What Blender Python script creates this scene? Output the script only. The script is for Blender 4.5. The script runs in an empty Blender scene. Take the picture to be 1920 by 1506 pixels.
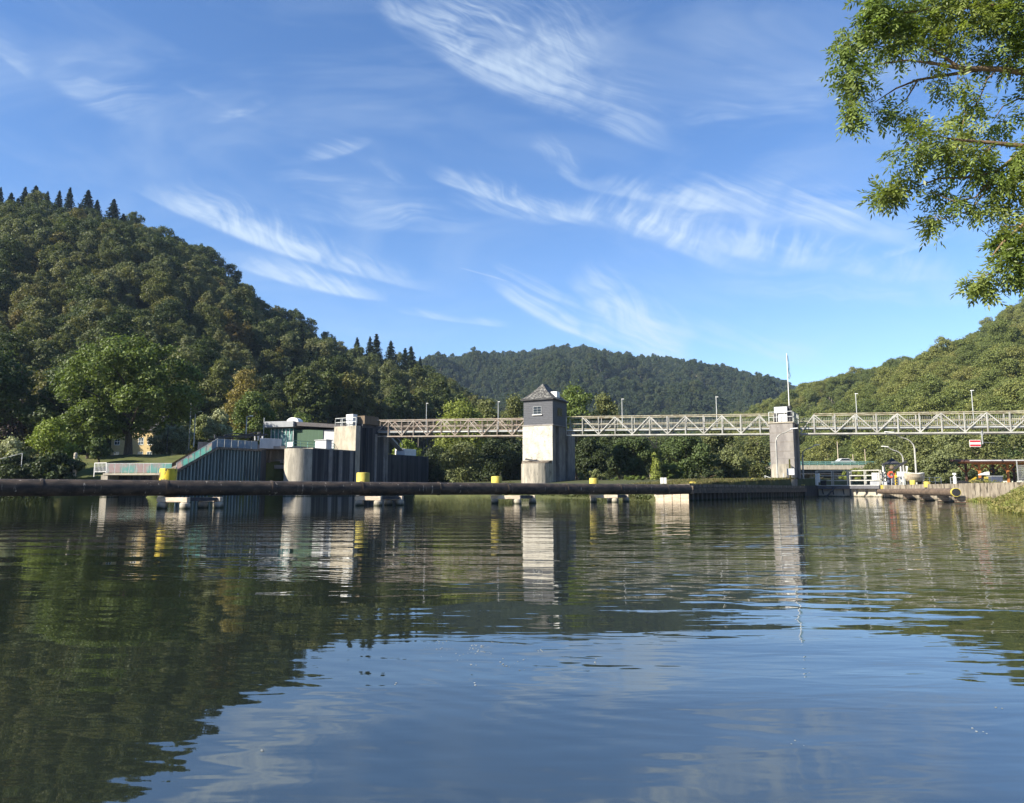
import bpy, math, random
import numpy as np
from mathutils import Vector, Matrix
R = math.radians
random.seed(7)
SC = bpy.context.scene
COL = SC.collection

# ---------------------------------------------------------------- camera
F = 1345.0; CX = 960.0; CY = 753.0; HZ = 918.0; EYE = 0.75
PITCH = math.atan((HZ - CY) / F)
cd = bpy.data.cameras.new('camera'); cam = bpy.data.objects.new('camera', cd); COL.objects.link(cam)
cam.location = (0, 0, EYE); cam.rotation_euler = (math.pi / 2 + PITCH, 0, 0)
cd.sensor_width = 36; cd.lens = 36 * F / 1920.0; cd.clip_start = 0.05; cd.clip_end = 8000
SC.camera = cam
SC.render.engine = 'CYCLES'
SC.render.resolution_x = 1024; SC.render.resolution_y = 803
SC.view_settings.view_transform = 'Standard'; SC.view_settings.look = 'None'
SC.view_settings.gamma = 1; SC.view_settings.use_curve_mapping = False
SC.view_settings.exposure = 1.27
SC.cycles.max_bounces = 8; SC.cycles.transparent_max_bounces = 8; SC.cycles.volume_bounces = 0
SUN_EL = R(31); SUN_AZ = math.atan2(-0.866, -0.50)      # direction to the sun, clockwise from +Y

def P(px, py, Y):
    """point of the place seen at pixel (px,py) of the 1920x1506 photo at depth Y"""
    u = (px - CX) / F; v = -(py - CY) / F
    y = math.cos(PITCH) - v * math.sin(PITCH); z = math.sin(PITCH) + v * math.cos(PITCH)
    k = Y / y
    return Vector((u * k, Y, EYE + z * k))
def UV(px, py):
    p = P(px, py, 1.0); return p.x, p.z - EYE
def hit(px, o, d, py=900):
    """distance along d from o (plan) at which the line shows at pixel column px"""
    u = P(px, py, 1.0).x
    return (u * o[1] - o[0]) / (d[0] - u * d[1])

# ---------------------------------------------------------------- node helpers
class NT:
    def __init__(s, tree): s.t = tree; s.n = tree.nodes; s.l = tree.links
    def new(s, typ, **kw):
        n = s.n.new(typ)
        for k, v in kw.items(): setattr(n, k, v)
        return n
    def put(s, sock, v):
        if hasattr(v, 'is_linked') or hasattr(v, 'links'): s.l.new(v, sock)
        else: sock.default_value = v
    def m(s, op, a, b=None, c=None, clamp=False):
        n = s.new('ShaderNodeMath', operation=op, use_clamp=clamp)
        s.put(n.inputs[0], a)
        if b is not None: s.put(n.inputs[1], b)
        if c is not None: s.put(n.inputs[2], c)
        return n.outputs[0]
    def mr(s, v, a, b, c=0.0, d=1.0, smooth=True):
        n = s.new('ShaderNodeMapRange', interpolation_type='SMOOTHSTEP' if smooth else 'LINEAR')
        s.put(n.inputs[0], v)
        for i, x in enumerate((a, b, c, d)): s.put(n.inputs[i + 1], x)
        return n.outputs[0]
    def mix(s, f, a, b, mode='MIX'):
        n = s.new('ShaderNodeMix', data_type='RGBA', blend_type=mode)
        s.put(n.inputs[0], f); s.put(n.inputs[6], a); s.put(n.inputs[7], b)
        return n.outputs[2]
    def comb(s, x, y, z):
        n = s.new('ShaderNodeCombineXYZ')
        for i, v in enumerate((x, y, z)): s.put(n.inputs[i], v)
        return n.outputs[0]
    def noise(s, vec, scale, detail=4, rough=0.55, dist=0.0):
        n = s.new('ShaderNodeTexNoise')
        if vec is not None: s.l.new(vec, n.inputs['Vector'])
        n.inputs['Scale'].default_value = scale; n.inputs['Detail'].default_value = detail
        n.inputs['Roughness'].default_value = rough; n.inputs['Distortion'].default_value = dist
        return n.outputs[0]
    def vscale(s, vec, sc, rot=(0, 0, 0), loc=(0, 0, 0)):
        n = s.new('ShaderNodeMapping'); s.l.new(vec, n.inputs[0])
        n.inputs['Scale'].default_value = sc; n.inputs['Rotation'].default_value = rot; n.inputs['Location'].default_value = loc
        return n.outputs[0]
    def ramp(s, fac, stops):
        n = s.new('ShaderNodeValToRGB'); s.l.new(fac, n.inputs[0])
        e = n.color_ramp.elements
        while len(e) < len(stops): e.new(0.5)
        for q, (p, c) in zip(e, stops): q.position = p; q.color = (*c, 1)
        return n.outputs[0]

# ---------------------------------------------------------------- world: sky with cirrus
W = bpy.data.worlds.new('World'); SC.world = W; W.use_nodes = True
nt = NT(W.node_tree); nt.n.clear()
sky = nt.new('ShaderNodeTexSky', sky_type='NISHITA')
sky.sun_disc = False; sky.sun_elevation = SUN_EL; sky.sun_rotation = SUN_AZ % (2 * math.pi)
sky.altitude = 200; sky.air_density = 1.0; sky.dust_density = 0.12; sky.ozone_density = 2.6
hs = nt.new('ShaderNodeHueSaturation'); nt.l.new(sky.outputs[0], hs.inputs['Color']); hs.inputs['Saturation'].default_value = 1.18
hs.inputs['Hue'].default_value = 0.502
bg = nt.new('ShaderNodeBackground'); nt.l.new(nt.mix(1.0, hs.outputs[0], (0.97, 0.96, 1.04, 1), 'MULTIPLY'), bg.inputs[0]); bg.inputs[1].default_value = 0.086
tc = nt.new('ShaderNodeTexCoord'); sp = nt.new('ShaderNodeSeparateXYZ'); nt.l.new(tc.outputs['Generated'], sp.inputs[0])
yy = nt.m('MAXIMUM', sp.outputs[1], 0.05)
U = nt.m('DIVIDE', sp.outputs[0], yy); V = nt.m('DIVIDE', sp.outputs[2], yy)
front = nt.mr(sp.outputs[1], 0.1, 0.35)

# shared fibre fields: long fine streaks running in a few directions across the sky
wobn = nt.m('SUBTRACT', nt.noise(nt.comb(nt.m('MULTIPLY', U, 6.0), nt.m('MULTIPLY', V, 8.0), 4.0), 1.0, 2), 0.5)
def field(ang, fl, ft, z, det, lo, hi, bend=.05):
    c, s0 = math.cos(ang), math.sin(ang)
    al = nt.m('ADD', nt.m('MULTIPLY', U, c * fl), nt.m('MULTIPLY', V, s0 * fl))
    ac = nt.m('ADD', nt.m('ADD', nt.m('MULTIPLY', U, -s0 * ft), nt.m('MULTIPLY', V, c * ft)), nt.m('MULTIPLY', wobn, bend * ft))
    return nt.mr(nt.noise(nt.comb(al, ac, z), 1.0, det, .6, .1), lo, hi)
FA = field(-.42, 4, 95, 1.0, 4, .28, .80)      # along the wisps
FB = field(-.92, 5, 80, 2.0, 4, .32, .78, .10) # hair combed up and to the left
FC = field(.95, 7, 44, 3.0, 4, .34, .76, .10)  # ribs rising to the right
FD = field(-.05, 4, 50, 4.0, 4, .36, .75, .08) # flat veils
CLP = nt.mr(nt.noise(nt.comb(nt.m('MULTIPLY', U, 13.0), nt.m('MULTIPLY', V, 17.0), 5.0), 1.0, 3, .55, .4), .28, .64)
FIELDS = {'A': (FA, .7), 'B': (nt.m('ADD', nt.m('MULTIPLY', FB, .6), nt.m('MULTIPLY', FA, .4)), .7), 'C': (nt.m('ADD', nt.m('MULTIPLY', FC, .85), nt.m('MULTIPLY', FA, .15)), .7), 'D': (FD, .7)}
g = bpy.data.node_groups.new('cirrus', 'ShaderNodeTree')
for nm in ('U', 'V', 'wob', 'fib', 'cx', 'cy', 'ca', 'sa', 'iL', 'iW', 'curv', 'str', 'iup', 'acc'):
    g.interface.new_socket(nm, in_out='INPUT', socket_type='NodeSocketFloat')
g.interface.new_socket('d', in_out='OUTPUT', socket_type='NodeSocketFloat')
G = NT(g); gi = G.new('NodeGroupInput'); go = G.new('NodeGroupOutput'); I = gi.outputs
# the tiny share of the running sum makes the wisps evaluate one after another (keeps the shader stack small)
du = G.m('SUBTRACT', G.m('MULTIPLY_ADD', I['acc'], 1e-7, I['U']), I['cx']); dv = G.m('SUBTRACT', G.m('MULTIPLY_ADD', I['acc'], 1e-7, I['V']), I['cy'])
S = G.m('MULTIPLY', G.m('ADD', G.m('MULTIPLY', du, I['ca']), G.m('MULTIPLY', dv, I['sa'])), I['iL'])
T = G.m('MULTIPLY', G.m('SUBTRACT', G.m('MULTIPLY', dv, I['ca']), G.m('MULTIPLY', du, I['sa'])), I['iW'])
SS = G.m('MULTIPLY', S, S)
T = G.m('ADD', T, G.m('MULTIPLY', I['curv'], G.m('SUBTRACT', SS, 0.3)))
T = G.m('MULTIPLY_ADD', I['wob'], 0.8, T)
end_ = G.mr(G.m('MULTIPLY_ADD', I['fib'], .3, SS), 1.1, 0.25)
up = G.m('MULTIPLY', G.m('MAXIMUM', G.m('MULTIPLY_ADD', I['fib'], -1.0, T), 0.0), I['iup']); lo = G.m('MULTIPLY', G.m('MINIMUM', T, 0.0), 2.2)
r2 = G.m('MULTIPLY_ADD', up, up, G.m('MULTIPLY', lo, lo))
w2 = G.m('MULTIPLY_ADD', SS, -.75, 1.02)
body = G.m('EXPONENT', G.m('MULTIPLY', G.m('DIVIDE', r2, G.m('MAXIMUM', w2, .05)), -1.5))
d_ = G.m('MULTIPLY', G.m('MULTIPLY', body, end_), I['str'])
d_ = G.m('MULTIPLY', d_, G.m('MULTIPLY_ADD', I['fib'], 1.15, .22))
G.l.new(G.m('ADD', d_, I['acc']), go.inputs[0])

# px0,py0,px1,py1, width px, curvature, fibre angle, strength, seed, up softness, fineness, hook, rib share
WISPS = [
 (262, 372, 790, 552, 22, .9, -.5, 1.9, 1, 2.0, 1.0, .25, .45),
 (300, 370, 640, 500, 34, .6, -.8, .8, 2, 1.8, 1.0, .4, .75),
 (430, 496, 716, 568, 19, .5, -.4, 1.9, 3, 1.9, 1.1, .2, .45),
 (805, 334, 1110, 425, 20, .2, -1.15, 1.5, 4, 1.8, .75, .15, .6),
 (1050, 390, 1370, 500, 32, -.2, 1.2, 1.5, 5, 1.5, .65, .2, .75),
 (1080, 400, 1560, 512, 34, -.1, 1.0, .9, 6, 1.7, .8, .2, .65),
 (1340, 470, 1800, 530, 40, .2, .85, .95, 26, 1.5, .7, .2, .7),
 (1090, 352, 1400, 400, 24, .2, 1.1, .8, 27, 1.3, .8, .2, .7),
 (1200, 370, 1740, 450, 46, -.6, -.1, .95, 7, 1.6, .9, .1, .35),
 (1180, 400, 1700, 440, 70, -.4, .3, .40, 28, 1.4, .9, .1, .4),
 (700, 40, 1260, 292, 48, .5, -.25, .85, 8, 2.6, .9, .1, .4),
 (760, 50, 1140, 190, 95, .3, -1.0, .85, 9, 1.9, .7, .3, .55),
 (700, 15, 800, 60, 26, .3, -.9, .5, 29, 1.5, 1, .2, .5),
 (905, 545, 1290, 690, 26, 1.1, -.3, 1.5, 10, 1.9, 1.0, .1, .35),
 (1060, 540, 1285, 660, 40, .7, -.5, 1.5, 11, 1.9, .9, .2, .5),
 (925, 505, 1110, 590, 13, .5, -.3, .9, 12, 1.5, 1.0, .1, .4),
 (1180, 590, 1290, 680, 16, .3, -.6, .7, 30, 1.5, 1.0, .1, .5),
 (70, 130, 290, 250, 56, .2, -.3, .42, 13, 1.6, 1.0, .1, .4),
 (-30, 70, 60, 150, 24, .2, -.5, .55, 14, 1.3, 1.0, .2, .4),
 (390, 235, 520, 190, 15, .5, .3, .42, 15, 1.5, 1.0, .1, .4),
 (330, 160, 480, 230, 12, .2, -.3, .3, 31, 1.5, 1.0, .1, .4),
 (570, 305, 700, 270, 20, .4, .4, .5, 16, 1.5, 1.0, .1, .5),
 (690, 300, 760, 350, 14, .2, -.6, .5, 32, 1.5, 1.0, .1, .5),
 (990, 270, 1080, 330, 26, .2, -.8, .6, 17, 1.5, 1.0, .2, .5),
 (1040, 320, 1110, 360, 16, .2, -.8, .4, 33, 1.5, 1.0, .2, .5),
 (500, 340, 840, 420, 36, .3, -.3, .42, 18, 1.6, 1.0, .1, .4),
 (520, 400, 900, 440, 30, .2, .2, .40, 19, 1.6, 1.0, .1, .4),
 (840, 380, 1060, 420, 26, .2, -.2, .45, 34, 1.6, 1.0, .1, .4),
 (740, 585, 960, 615, 9, .3, .1, .6, 20, 1.4, 1.0, .1, .4),
 (860, 502, 960, 530, 2.5, 0, 0, .7, 35, 1, 1, 0, .1),
 (1250, 620, 1560, 690, 30, .2, -.3, .5, 21, 1.6, 1.0, .1, .4),
 (1300, 540, 1900, 570, 50, .2, .1, .40, 22, 1.6, 1.0, .1, .4),
 (1280, 90, 1560, 240, 60, .2, -.3, .22, 23, 1.6, 1.0, .1, .4),
 (1200, 240, 1560, 200, 22, .2, .2, .28, 24, 1.6, 1.0, .1, .4),
 (1600, 500, 1800, 440, 8, .2, .1, .45, 36, 1.4, 1.0, .1, .4),
]
tot = None
for (x0, y0, x1, y1, w, cu, fg, st, sd, upw, fine, hook, rib) in WISPS:
    a = UV(x0, y0); b = UV(x1, y1); ang = math.atan2(b[1] - a[1], b[0] - a[0])
    n = nt.new('ShaderNodeGroup'); n.node_tree = g
    L = math.hypot(b[0] - a[0], b[1] - a[1]) / 2 * 1.12
    key = 'C' if fg > .6 else 'B' if (fg < -.35 and rib > .4) else 'D' if (st < .45 and sd != 35) else 'A'
    vals = dict(cx=(a[0] + b[0]) / 2, cy=(a[1] + b[1]) / 2, ca=math.cos(ang), sa=math.sin(ang), iL=1 / L, iW=F / (w * .72), curv=-cu * 1.6, str=st * .60, iup=1 / upw)
    for k, v in (('U', U), ('V', V), ('wob', wobn), ('fib', FIELDS[key][0])): nt.l.new(v, n.inputs[k])
    for k, v in vals.items(): n.inputs[k].default_value = v
    if tot is not None: nt.l.new(tot, n.inputs['acc'])
    tot = n.outputs[0]
tot = nt.m('MULTIPLY', tot, nt.m('MULTIPLY_ADD', CLP, 1.0, .25))
veilv = nt.comb(nt.m('MULTIPLY', U, 2.2), nt.m('MULTIPLY', V, 5.5), 2.0)
veil = nt.m('MULTIPLY', nt.mr(nt.noise(veilv, 1.2, 4, 0.6, 0.6), 0.42, 0.85), 0.30)
lowv = nt.m('MULTIPLY', nt.mr(V, 0.42, 0.10), 0.03)
tot = nt.m('MULTIPLY', nt.m('ADD', nt.m('ADD', tot, veil), lowv), front)
dens = nt.m('SUBTRACT', 1.0, nt.m('EXPONENT', nt.m('MULTIPLY', tot, -0.95)))
bgc = nt.new('ShaderNodeBackground'); bgc.inputs[0].default_value = (0.72, 0.86, 1.0, 1); bgc.inputs[1].default_value = 0.44
ms = nt.new('ShaderNodeMixShader'); nt.l.new(dens, ms.inputs[0]); nt.l.new(bg.outputs[0], ms.inputs[1]); nt.l.new(bgc.outputs[0], ms.inputs[2])
wo = nt.new('ShaderNodeOutputWorld'); nt.l.new(ms.outputs[0], wo.inputs[0])

# ---------------------------------------------------------------- sun
sl = bpy.data.lights.new('sun', 'SUN'); sl.energy = 5.0; sl.angle = R(0.5); sl.color = (1.0, 0.93, 0.80)
so = bpy.data.objects.new('sun', sl); COL.objects.link(so)
sd = Vector((math.sin(SUN_AZ) * math.cos(SUN_EL), math.cos(SUN_AZ) * math.cos(SUN_EL), math.sin(SUN_EL)))
so.rotation_euler = sd.to_track_quat('Z', 'Y').to_euler(); so.location = (-50, -40, 80)

# ---------------------------------------------------------------- object helpers
def tag(o, label=None, cat=None, group=None, kind=None):
    if label: o['label'] = label
    if cat: o['category'] = cat
    if group: o['group'] = group
    if kind: o['kind'] = kind
    return o
def thing(name, label, cat, loc=(0, 0, 0), rotz=0.0, group=None):
    o = bpy.data.objects.new(name, None); COL.objects.link(o)
    o.empty_display_size = 0.3
    o.location = loc; o.rotation_euler = (0, 0, rotz)
    return tag(o, label, cat, group)
def tmat(o): return Matrix.Translation(o.location) @ Matrix.Rotation(o.rotation_euler.z, 4, 'Z')
def copytree(o, loc, rotz=None, label=None, scale=None):
    c = o.copy(); COL.objects.link(c); c.location = loc
    if rotz is not None: c.rotation_euler = (0, 0, rotz)
    if scale is not None: c.scale = scale if hasattr(scale, '__len__') else (scale,) * 3
    if label: c['label'] = label
    for ch in o.children:
        k = ch.copy(); COL.objects.link(k); k.parent = c
        for gch in ch.children:
            kk = gch.copy(); COL.objects.link(kk); kk.parent = k
    return c

class MB:
    def __init__(s): s.v = []; s.f = []
    def add(s, vs, fs):
        o = len(s.v); s.v += [tuple(v) for v in vs]; s.f += [tuple(i + o for i in f) for f in fs]; return s
    def box(s, x0, x1, y0, y1, z0, z1, M=None):
        vs = [Vector(p) for p in ((x0, y0, z0), (x1, y0, z0), (x1, y1, z0), (x0, y1, z0), (x0, y0, z1), (x1, y0, z1), (x1, y1, z1), (x0, y1, z1))]
        if M: vs = [M @ v for v in vs]
        return s.add(vs, [(0, 3, 2, 1), (4, 5, 6, 7), (0, 1, 5, 4), (1, 2, 6, 5), (2, 3, 7, 6), (3, 0, 4, 7)])
    def beam(s, p, q, w, h=None, upv=(0, 0, 1)):
        p = Vector(p); q = Vector(q); h = h or w; d = (q - p).normalized(); upv = Vector(upv)
        if abs(d.dot(upv)) > .98: upv = Vector((0, 1, 0))
        a = d.cross(upv).normalized() * w / 2; b = a.normalized().cross(d).normalized() * h / 2
        vs = [p - a - b, p + a - b, p + a + b, p - a + b, q - a - b, q + a - b, q + a + b, q - a + b]
        return s.add(vs, [(0, 3, 2, 1), (4, 5, 6, 7), (0, 1, 5, 4), (1, 2, 6, 5), (2, 3, 7, 6), (3, 0, 4, 7)])
    def path(s, pts, rad, n=8):
        pts = [Vector(p) for p in pts]; rad = rad if hasattr(rad, '__len__') else [rad] * len(pts)
        ref = Vector((0.31, 0.2, 0.93)); rings = []
        for i, p in enumerate(pts):
            d = (pts[min(i + 1, len(pts) - 1)] - pts[max(i - 1, 0)]).normalized()
            a = d.cross(ref); a = a.normalized() if a.length > 1e-3 else Vector((1, 0, 0)); b = d.cross(a).normalized()
            rings.append([p + (a * math.cos(t) + b * math.sin(t)) * rad[i] for t in [2 * math.pi * k / n for k in range(n)]])
        vs = [v for r in rings for v in r]; fs = []
        for i in range(len(pts) - 1):
            for k in range(n): fs.append((i * n + k, i * n + (k + 1) % n, (i + 1) * n + (k + 1) % n, (i + 1) * n + k))
        fs.append(tuple(range(n))[::-1]); fs.append(tuple((len(pts) - 1) * n + k for k in range(n)))
        return s.add(vs, fs)
    def prism(s, poly, z0, z1, M=None):
        n = len(poly); z0 = z0 if hasattr(z0, '__len__') else [z0] * n; z1 = z1 if hasattr(z1, '__len__') else [z1] * n
        vs = [Vector((p[0], p[1], z0[i])) for i, p in enumerate(poly)] + [Vector((p[0], p[1], z1[i])) for i, p in enumerate(poly)]
        if M: vs = [M @ v for v in vs]
        fs = [tuple(range(n))[::-1], tuple(range(n, 2 * n))] + [(i, (i + 1) % n, n + (i + 1) % n, n + i) for i in range(n)]
        return s.add(vs, fs)
    def lathe(s, prof, n=24, c=(0, 0, 0), axis='z', M=None):
        vs = []; fs = []
        for (r, z) in prof:
            for k in range(n):
                t = 2 * math.pi * k / n; v = Vector((r * math.cos(t), r * math.sin(t), z))
                vs.append((M @ v) if M else v + Vector(c))
        for i in range(len(prof) - 1):
            for k in range(n): fs.append((i * n + k, i * n + (k + 1) % n, (i + 1) * n + (k + 1) % n, (i + 1) * n + k))
        fs.append(tuple(range(n))[::-1]); fs.append(tuple((len(prof) - 1) * n + k for k in range(n)))
        return s.add(vs, fs)
    def quad(s, a, b, c, d): return s.add([a, b, c, d], [(0, 1, 2, 3)])
    def build(s, name, mat, parent=None, world=False, bevel=0.0, smooth=False, at=None):
        me = bpy.data.meshes.new(name); vs = s.v
        if at is not None: vs = [Vector(v) - Vector(at) for v in vs]
        if world and parent:
            M = tmat(parent)
            if parent.parent: M = tmat(parent.parent) @ M
            Mi = M.inverted(); vs = [Mi @ Vector(v) for v in vs]
        me.from_pydata([tuple(v) for v in vs], [], s.f); me.materials.append(mat); me.update()
        o = bpy.data.objects.new(name, me); COL.objects.link(o)
        if at is not None: o.location = at
        if parent: o.parent = parent
        if smooth:
            me.polygons.foreach_set('use_smooth', [True] * len(me.polygons))
            md = o.modifiers.new('es', 'EDGE_SPLIT'); md.split_angle = R(40)
        if bevel:
            md = o.modifiers.new('bevel', 'BEVEL'); md.width = bevel; md.segments = 2; md.limit_method = 'ANGLE'
        return o

# ---------------------------------------------------------------- materials
def newmat(name):
    m = bpy.data.materials.new(name); m.use_nodes = True; t = NT(m.node_tree); t.n.clear()
    out = t.new('ShaderNodeOutputMaterial'); b = t.new('ShaderNodeBsdfPrincipled'); t.l.new(b.outputs[0], out.inputs[0])
    return m, t, b, out
def surf(name, c1, c2, scale=(1, 1, 1), ns=3.0, rough=0.8, metal=0.0, bump=0.0, c3=None, s3=(1, 1, 1), n3=1.0, t3=(0.55, 0.7), spec=0.3, contrast=(0.35, 0.65), tide=None):
    m, t, b, _ = newmat(name); tide = ('concrete' in name or name == 'cream_render' or 'gate_face' in name) if tide is None else tide
    geo = t.new('ShaderNodeNewGeometry'); pos = geo.outputs['Position']
    n1 = t.noise(t.vscale(pos, scale), ns, 6, 0.62)
    col = t.mix(t.mr(n1, *contrast), (*c1, 1), (*c2, 1))
    if c3 is not None:
        k = t.mr(t.noise(t.vscale(pos, s3), n3, 6, 0.65), *t3); col = t.mix(k, col, (*c3, 1))
    if tide:   # dark algae band left by the changing water level
        sz = t.new('ShaderNodeSeparateXYZ'); t.l.new(pos, sz.inputs[0]); zz = t.m('MULTIPLY_ADD', n1, -.35, t.m('ADD', sz.outputs[2], .1))
        col = t.mix(t.mr(zz, .12, -.08), col, (.035, .038, .022, 1))
    t.l.new(col, b.inputs['Base Color']); b.inputs['Roughness'].default_value = rough; b.inputs['Metallic'].default_value = metal
    b.inputs['Specular IOR Level'].default_value = spec
    if bump:
        bp = t.new('ShaderNodeBump'); bp.inputs['Strength'].default_value = 0.6; bp.inputs['Distance'].default_value = bump
        t.l.new(t.noise(t.vscale(pos, scale), ns * 3, 5), bp.inputs['Height']); t.l.new(bp.outputs[0], b.inputs['Normal'])
    return m
def leafmat(name, stops, var=0.35, trans=0.28, nsc=0.35, rough=0.55):
    m = bpy.data.materials.new(name); m.use_nodes = True; t = NT(m.node_tree); t.n.clear()
    out = t.new('ShaderNodeOutputMaterial')
    oi = t.new('ShaderNodeObjectInfo'); geo = t.new('ShaderNodeNewGeometry')
    n = t.noise(geo.outputs['Position'], nsc, 3)
    fac = t.m('ADD', t.m('MULTIPLY', oi.outputs['Random'], 0.8), t.m('MULTIPLY', t.m('SUBTRACT', n, 0.4), var), clamp=True)
    col = t.ramp(fac, stops)
    rr = t.new('ShaderNodeMapRange'); t.l.new(geo.outputs['Random Per Island'], rr.inputs[0]); rr.inputs[3].default_value = 0.6; rr.inputs[4].default_value = 1.45
    mul = t.new('ShaderNodeVectorMath', operation='SCALE'); t.l.new(col, mul.inputs[0]); t.l.new(rr.outputs[0], mul.inputs['Scale'])
    b = t.new('ShaderNodeBsdfPrincipled'); t.l.new(mul.outputs[0], b.inputs['Base Color']); b.inputs['Roughness'].default_value = rough; b.inputs['Specular IOR Level'].default_value = 0.25
    tr = t.new('ShaderNodeBsdfTranslucent'); t.l.new(t.mix(1.0, mul.outputs[0], (1.25, 1.3, 0.5, 1), 'MULTIPLY'), tr.inputs[0])
    mx = t.new('ShaderNodeMixShader'); mx.inputs[0].default_value = trans
    t.l.new(b.outputs[0], mx.inputs[1]); t.l.new(tr.outputs[0], mx.inputs[2]); t.l.new(mx.outputs[0], out.inputs[0])
    return m
M = {}
M['concrete'] = surf('pale_concrete', (.42, .37, .29), (.30, .27, .21), (1, 1, .35), 2.2, .9, bump=.02, c3=(.10, .09, .07), s3=(1.6, 1.6, .35), n3=1.6, t3=(.55, .75))
M['render'] = surf('cream_render', (.53, .50, .43), (.37, .345, .29), (1, 1, .6), 1.8, .9, bump=.03, c3=(.26, .24, .20), s3=(1.6, 1.6, 2.4), n3=3.2, t3=(.52, .66))
M['streaky'] = surf('streaked_concrete', (.40, .36, .29), (.24, .22, .18), (1.6, 1.6, .30), 1.6, .92, bump=.02, c3=(.07, .065, .06), s3=(1.7, 1.7, .5), n3=1.5, t3=(.54, .74))
M['darkwall'] = surf('shade_and_stain_concrete', (.075, .075, .08), (.02, .021, .025), (2.4, 2.4, .06), 1.2, .9, bump=.02, c3=(.02, .02, .025), s3=(1.2, 1.2, .3), n3=.8)  # near-black of the shaded walls is put into the colour, along with streaks
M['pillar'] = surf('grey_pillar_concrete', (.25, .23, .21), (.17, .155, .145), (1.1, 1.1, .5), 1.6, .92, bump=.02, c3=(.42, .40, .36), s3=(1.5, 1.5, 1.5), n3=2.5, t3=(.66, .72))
M['moss'] = surf('mossy_concrete', (.20, .17, .13), (.09, .07, .05), (1, 1, 1), 3, .95, bump=.03)
M['slate'] = surf('slate', (.055, .058, .068), (.085, .088, .10), (1, 1, 6), 4, .55)
M['roof'] = surf('weathered_slate_roof', (.05, .048, .046), (.19, .185, .165), (1, 1, 1), 4.5, .85, contrast=(.48, .60))
M['pipe'] = surf('stained_steel_pipe', (.075, .056, .042), (.028, .024, .020), (.7, .7, 1.5), 3, .65, c3=(.34, .30, .25), s3=(5, 5, .4), n3=1.3, t3=(.62, .70), spec=.3)
M['rust'] = surf('rusty_steel', (.36, .32, .27), (.25, .19, .15), (1, 1, 1), 1.4, .75, c3=(.13, .085, .06), n3=2.5)
M['steelw'] = surf('pale_painted_steel', (.43, .425, .39), (.29, .28, .25), (1, 1, 1), 1.2, .7, c3=(.17, .12, .07), n3=2.2, t3=(.62, .72))
M['chord'] = surf('weathered_top_chord', (.36, .335, .25), (.20, .165, .11), (1, 1, 1), 1.6, .8)
M['steelg'] = surf('galvanised_steel', (.46, .47, .46), (.34, .35, .35), (1, 1, 1), 1.5, .5, metal=.3)
M['steeld'] = surf('dark_steel', (.055, .055, .06), (.03, .03, .033), (1, 1, 1), 2, .6)
M['yellow'] = surf('yellow_paint', (.54, .45, .09), (.40, .32, .06), (1, 1, .6), 4, .65, c3=(.13, .10, .05), s3=(1, 1, .5), n3=3.5, t3=(.60, .72))
M['yellowd'] = surf('dull_yellow_paint', (.52, .38, .03), (.40, .28, .02), (1, 1, .6), 4, .7)
M['white'] = surf('white_paint', (.78, .77, .73), (.70, .69, .65), (1, 1, 1), 2, .6)
M['palebeam'] = surf('bleached_beam', (.55, .47, .36), (.38, .31, .23), (1, 1, 3), 3, .85)
M['greywhite'] = surf('grey_panel', (.50, .50, .50), (.40, .41, .42), (1, 1, .3), 2, .7)
M['fascia'] = surf('grey_fascia', (.30, .31, .32), (.25, .26, .27), (1, 1, 1), 1, .6)
M['green'] = surf('green_cladding', (.05, .10, .055), (.035, .07, .04), (6, 6, .05), 3, .6)
M['brown'] = surf('brown_panel', (.16, .12, .08), (.10, .075, .05), (3, 3, .3), 2, .8)
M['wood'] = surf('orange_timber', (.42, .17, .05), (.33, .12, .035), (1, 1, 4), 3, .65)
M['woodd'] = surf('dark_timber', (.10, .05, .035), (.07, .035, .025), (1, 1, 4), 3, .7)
M['red'] = surf('red_paint', (.55, .035, .05), (.48, .03, .04), rough=.5)
M['orange'] = surf('orange_plastic', (.70, .10, .05), (.62, .08, .04), rough=.5)
M['black'] = surf('black_rubber', (.02, .02, .022), (.012, .012, .014), rough=.7)
M['darkblue'] = surf('dark_blue_panel', (.07, .08, .12), (.05, .06, .09), rough=.6)
M['yhouse'] = surf('yellow_render', (.50, .38, .19), (.44, .33, .16), rough=.85)
M['greyroof'] = surf('grey_tile', (.10, .09, .09), (.07, .065, .065), ns=6, rough=.8)
M['bark'] = surf('bark', (.11, .085, .06), (.06, .045, .033), (4, 4, .8), 4, .95, bump=.02)
M['barkl'] = surf('pale_bark', (.32, .28, .22), (.20, .17, .13), (4, 4, .8), 3, .95)
M['barkm'] = surf('grey_bark', (.15, .13, .105), (.08, .07, .055), (4, 4, .8), 3, .95)
M['barkash'] = surf('ash_bark', (.22, .15, .085), (.10, .07, .045), (4, 4, 4), 5, .9, bump=.004)  # warm brown bark of the ash branches
M['gatew'] = surf('lock_gate_face', (.44, .39, .31), (.34, .30, .24), (1, 1, .25), 2, .85, c3=(.20, .17, .12), s3=(3, 3, .2), n3=1, t3=(.6, .7))
M['asphalt'] = surf('asphalt_path', (.30, .28, .26), (.22, .21, .19), ns=4, rough=.95)
M['litter'] = surf('forest_floor', (.022, .028, .010), (.032, .03, .014), ns=.3, rough=1)
M['grass'] = surf('mown_grass', (.085, .095, .022), (.055, .068, .016), ns=.6, rough=1, bump=.05, c3=(.12, .11, .035), n3=.35, t3=(.5, .7))
M['bed'] = surf('river_bed', (.05, .045, .03), (.04, .035, .025), ns=.3, rough=1)
M['tallgrass'] = surf('bank_grass', (.07, .075, .026), (.045, .052, .018), ns=.8, rough=1, bump=.1)
M['glassy'] = surf('window_glass', (.03, .04, .05), (.02, .03, .04), rough=.08, spec=.8)
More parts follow.
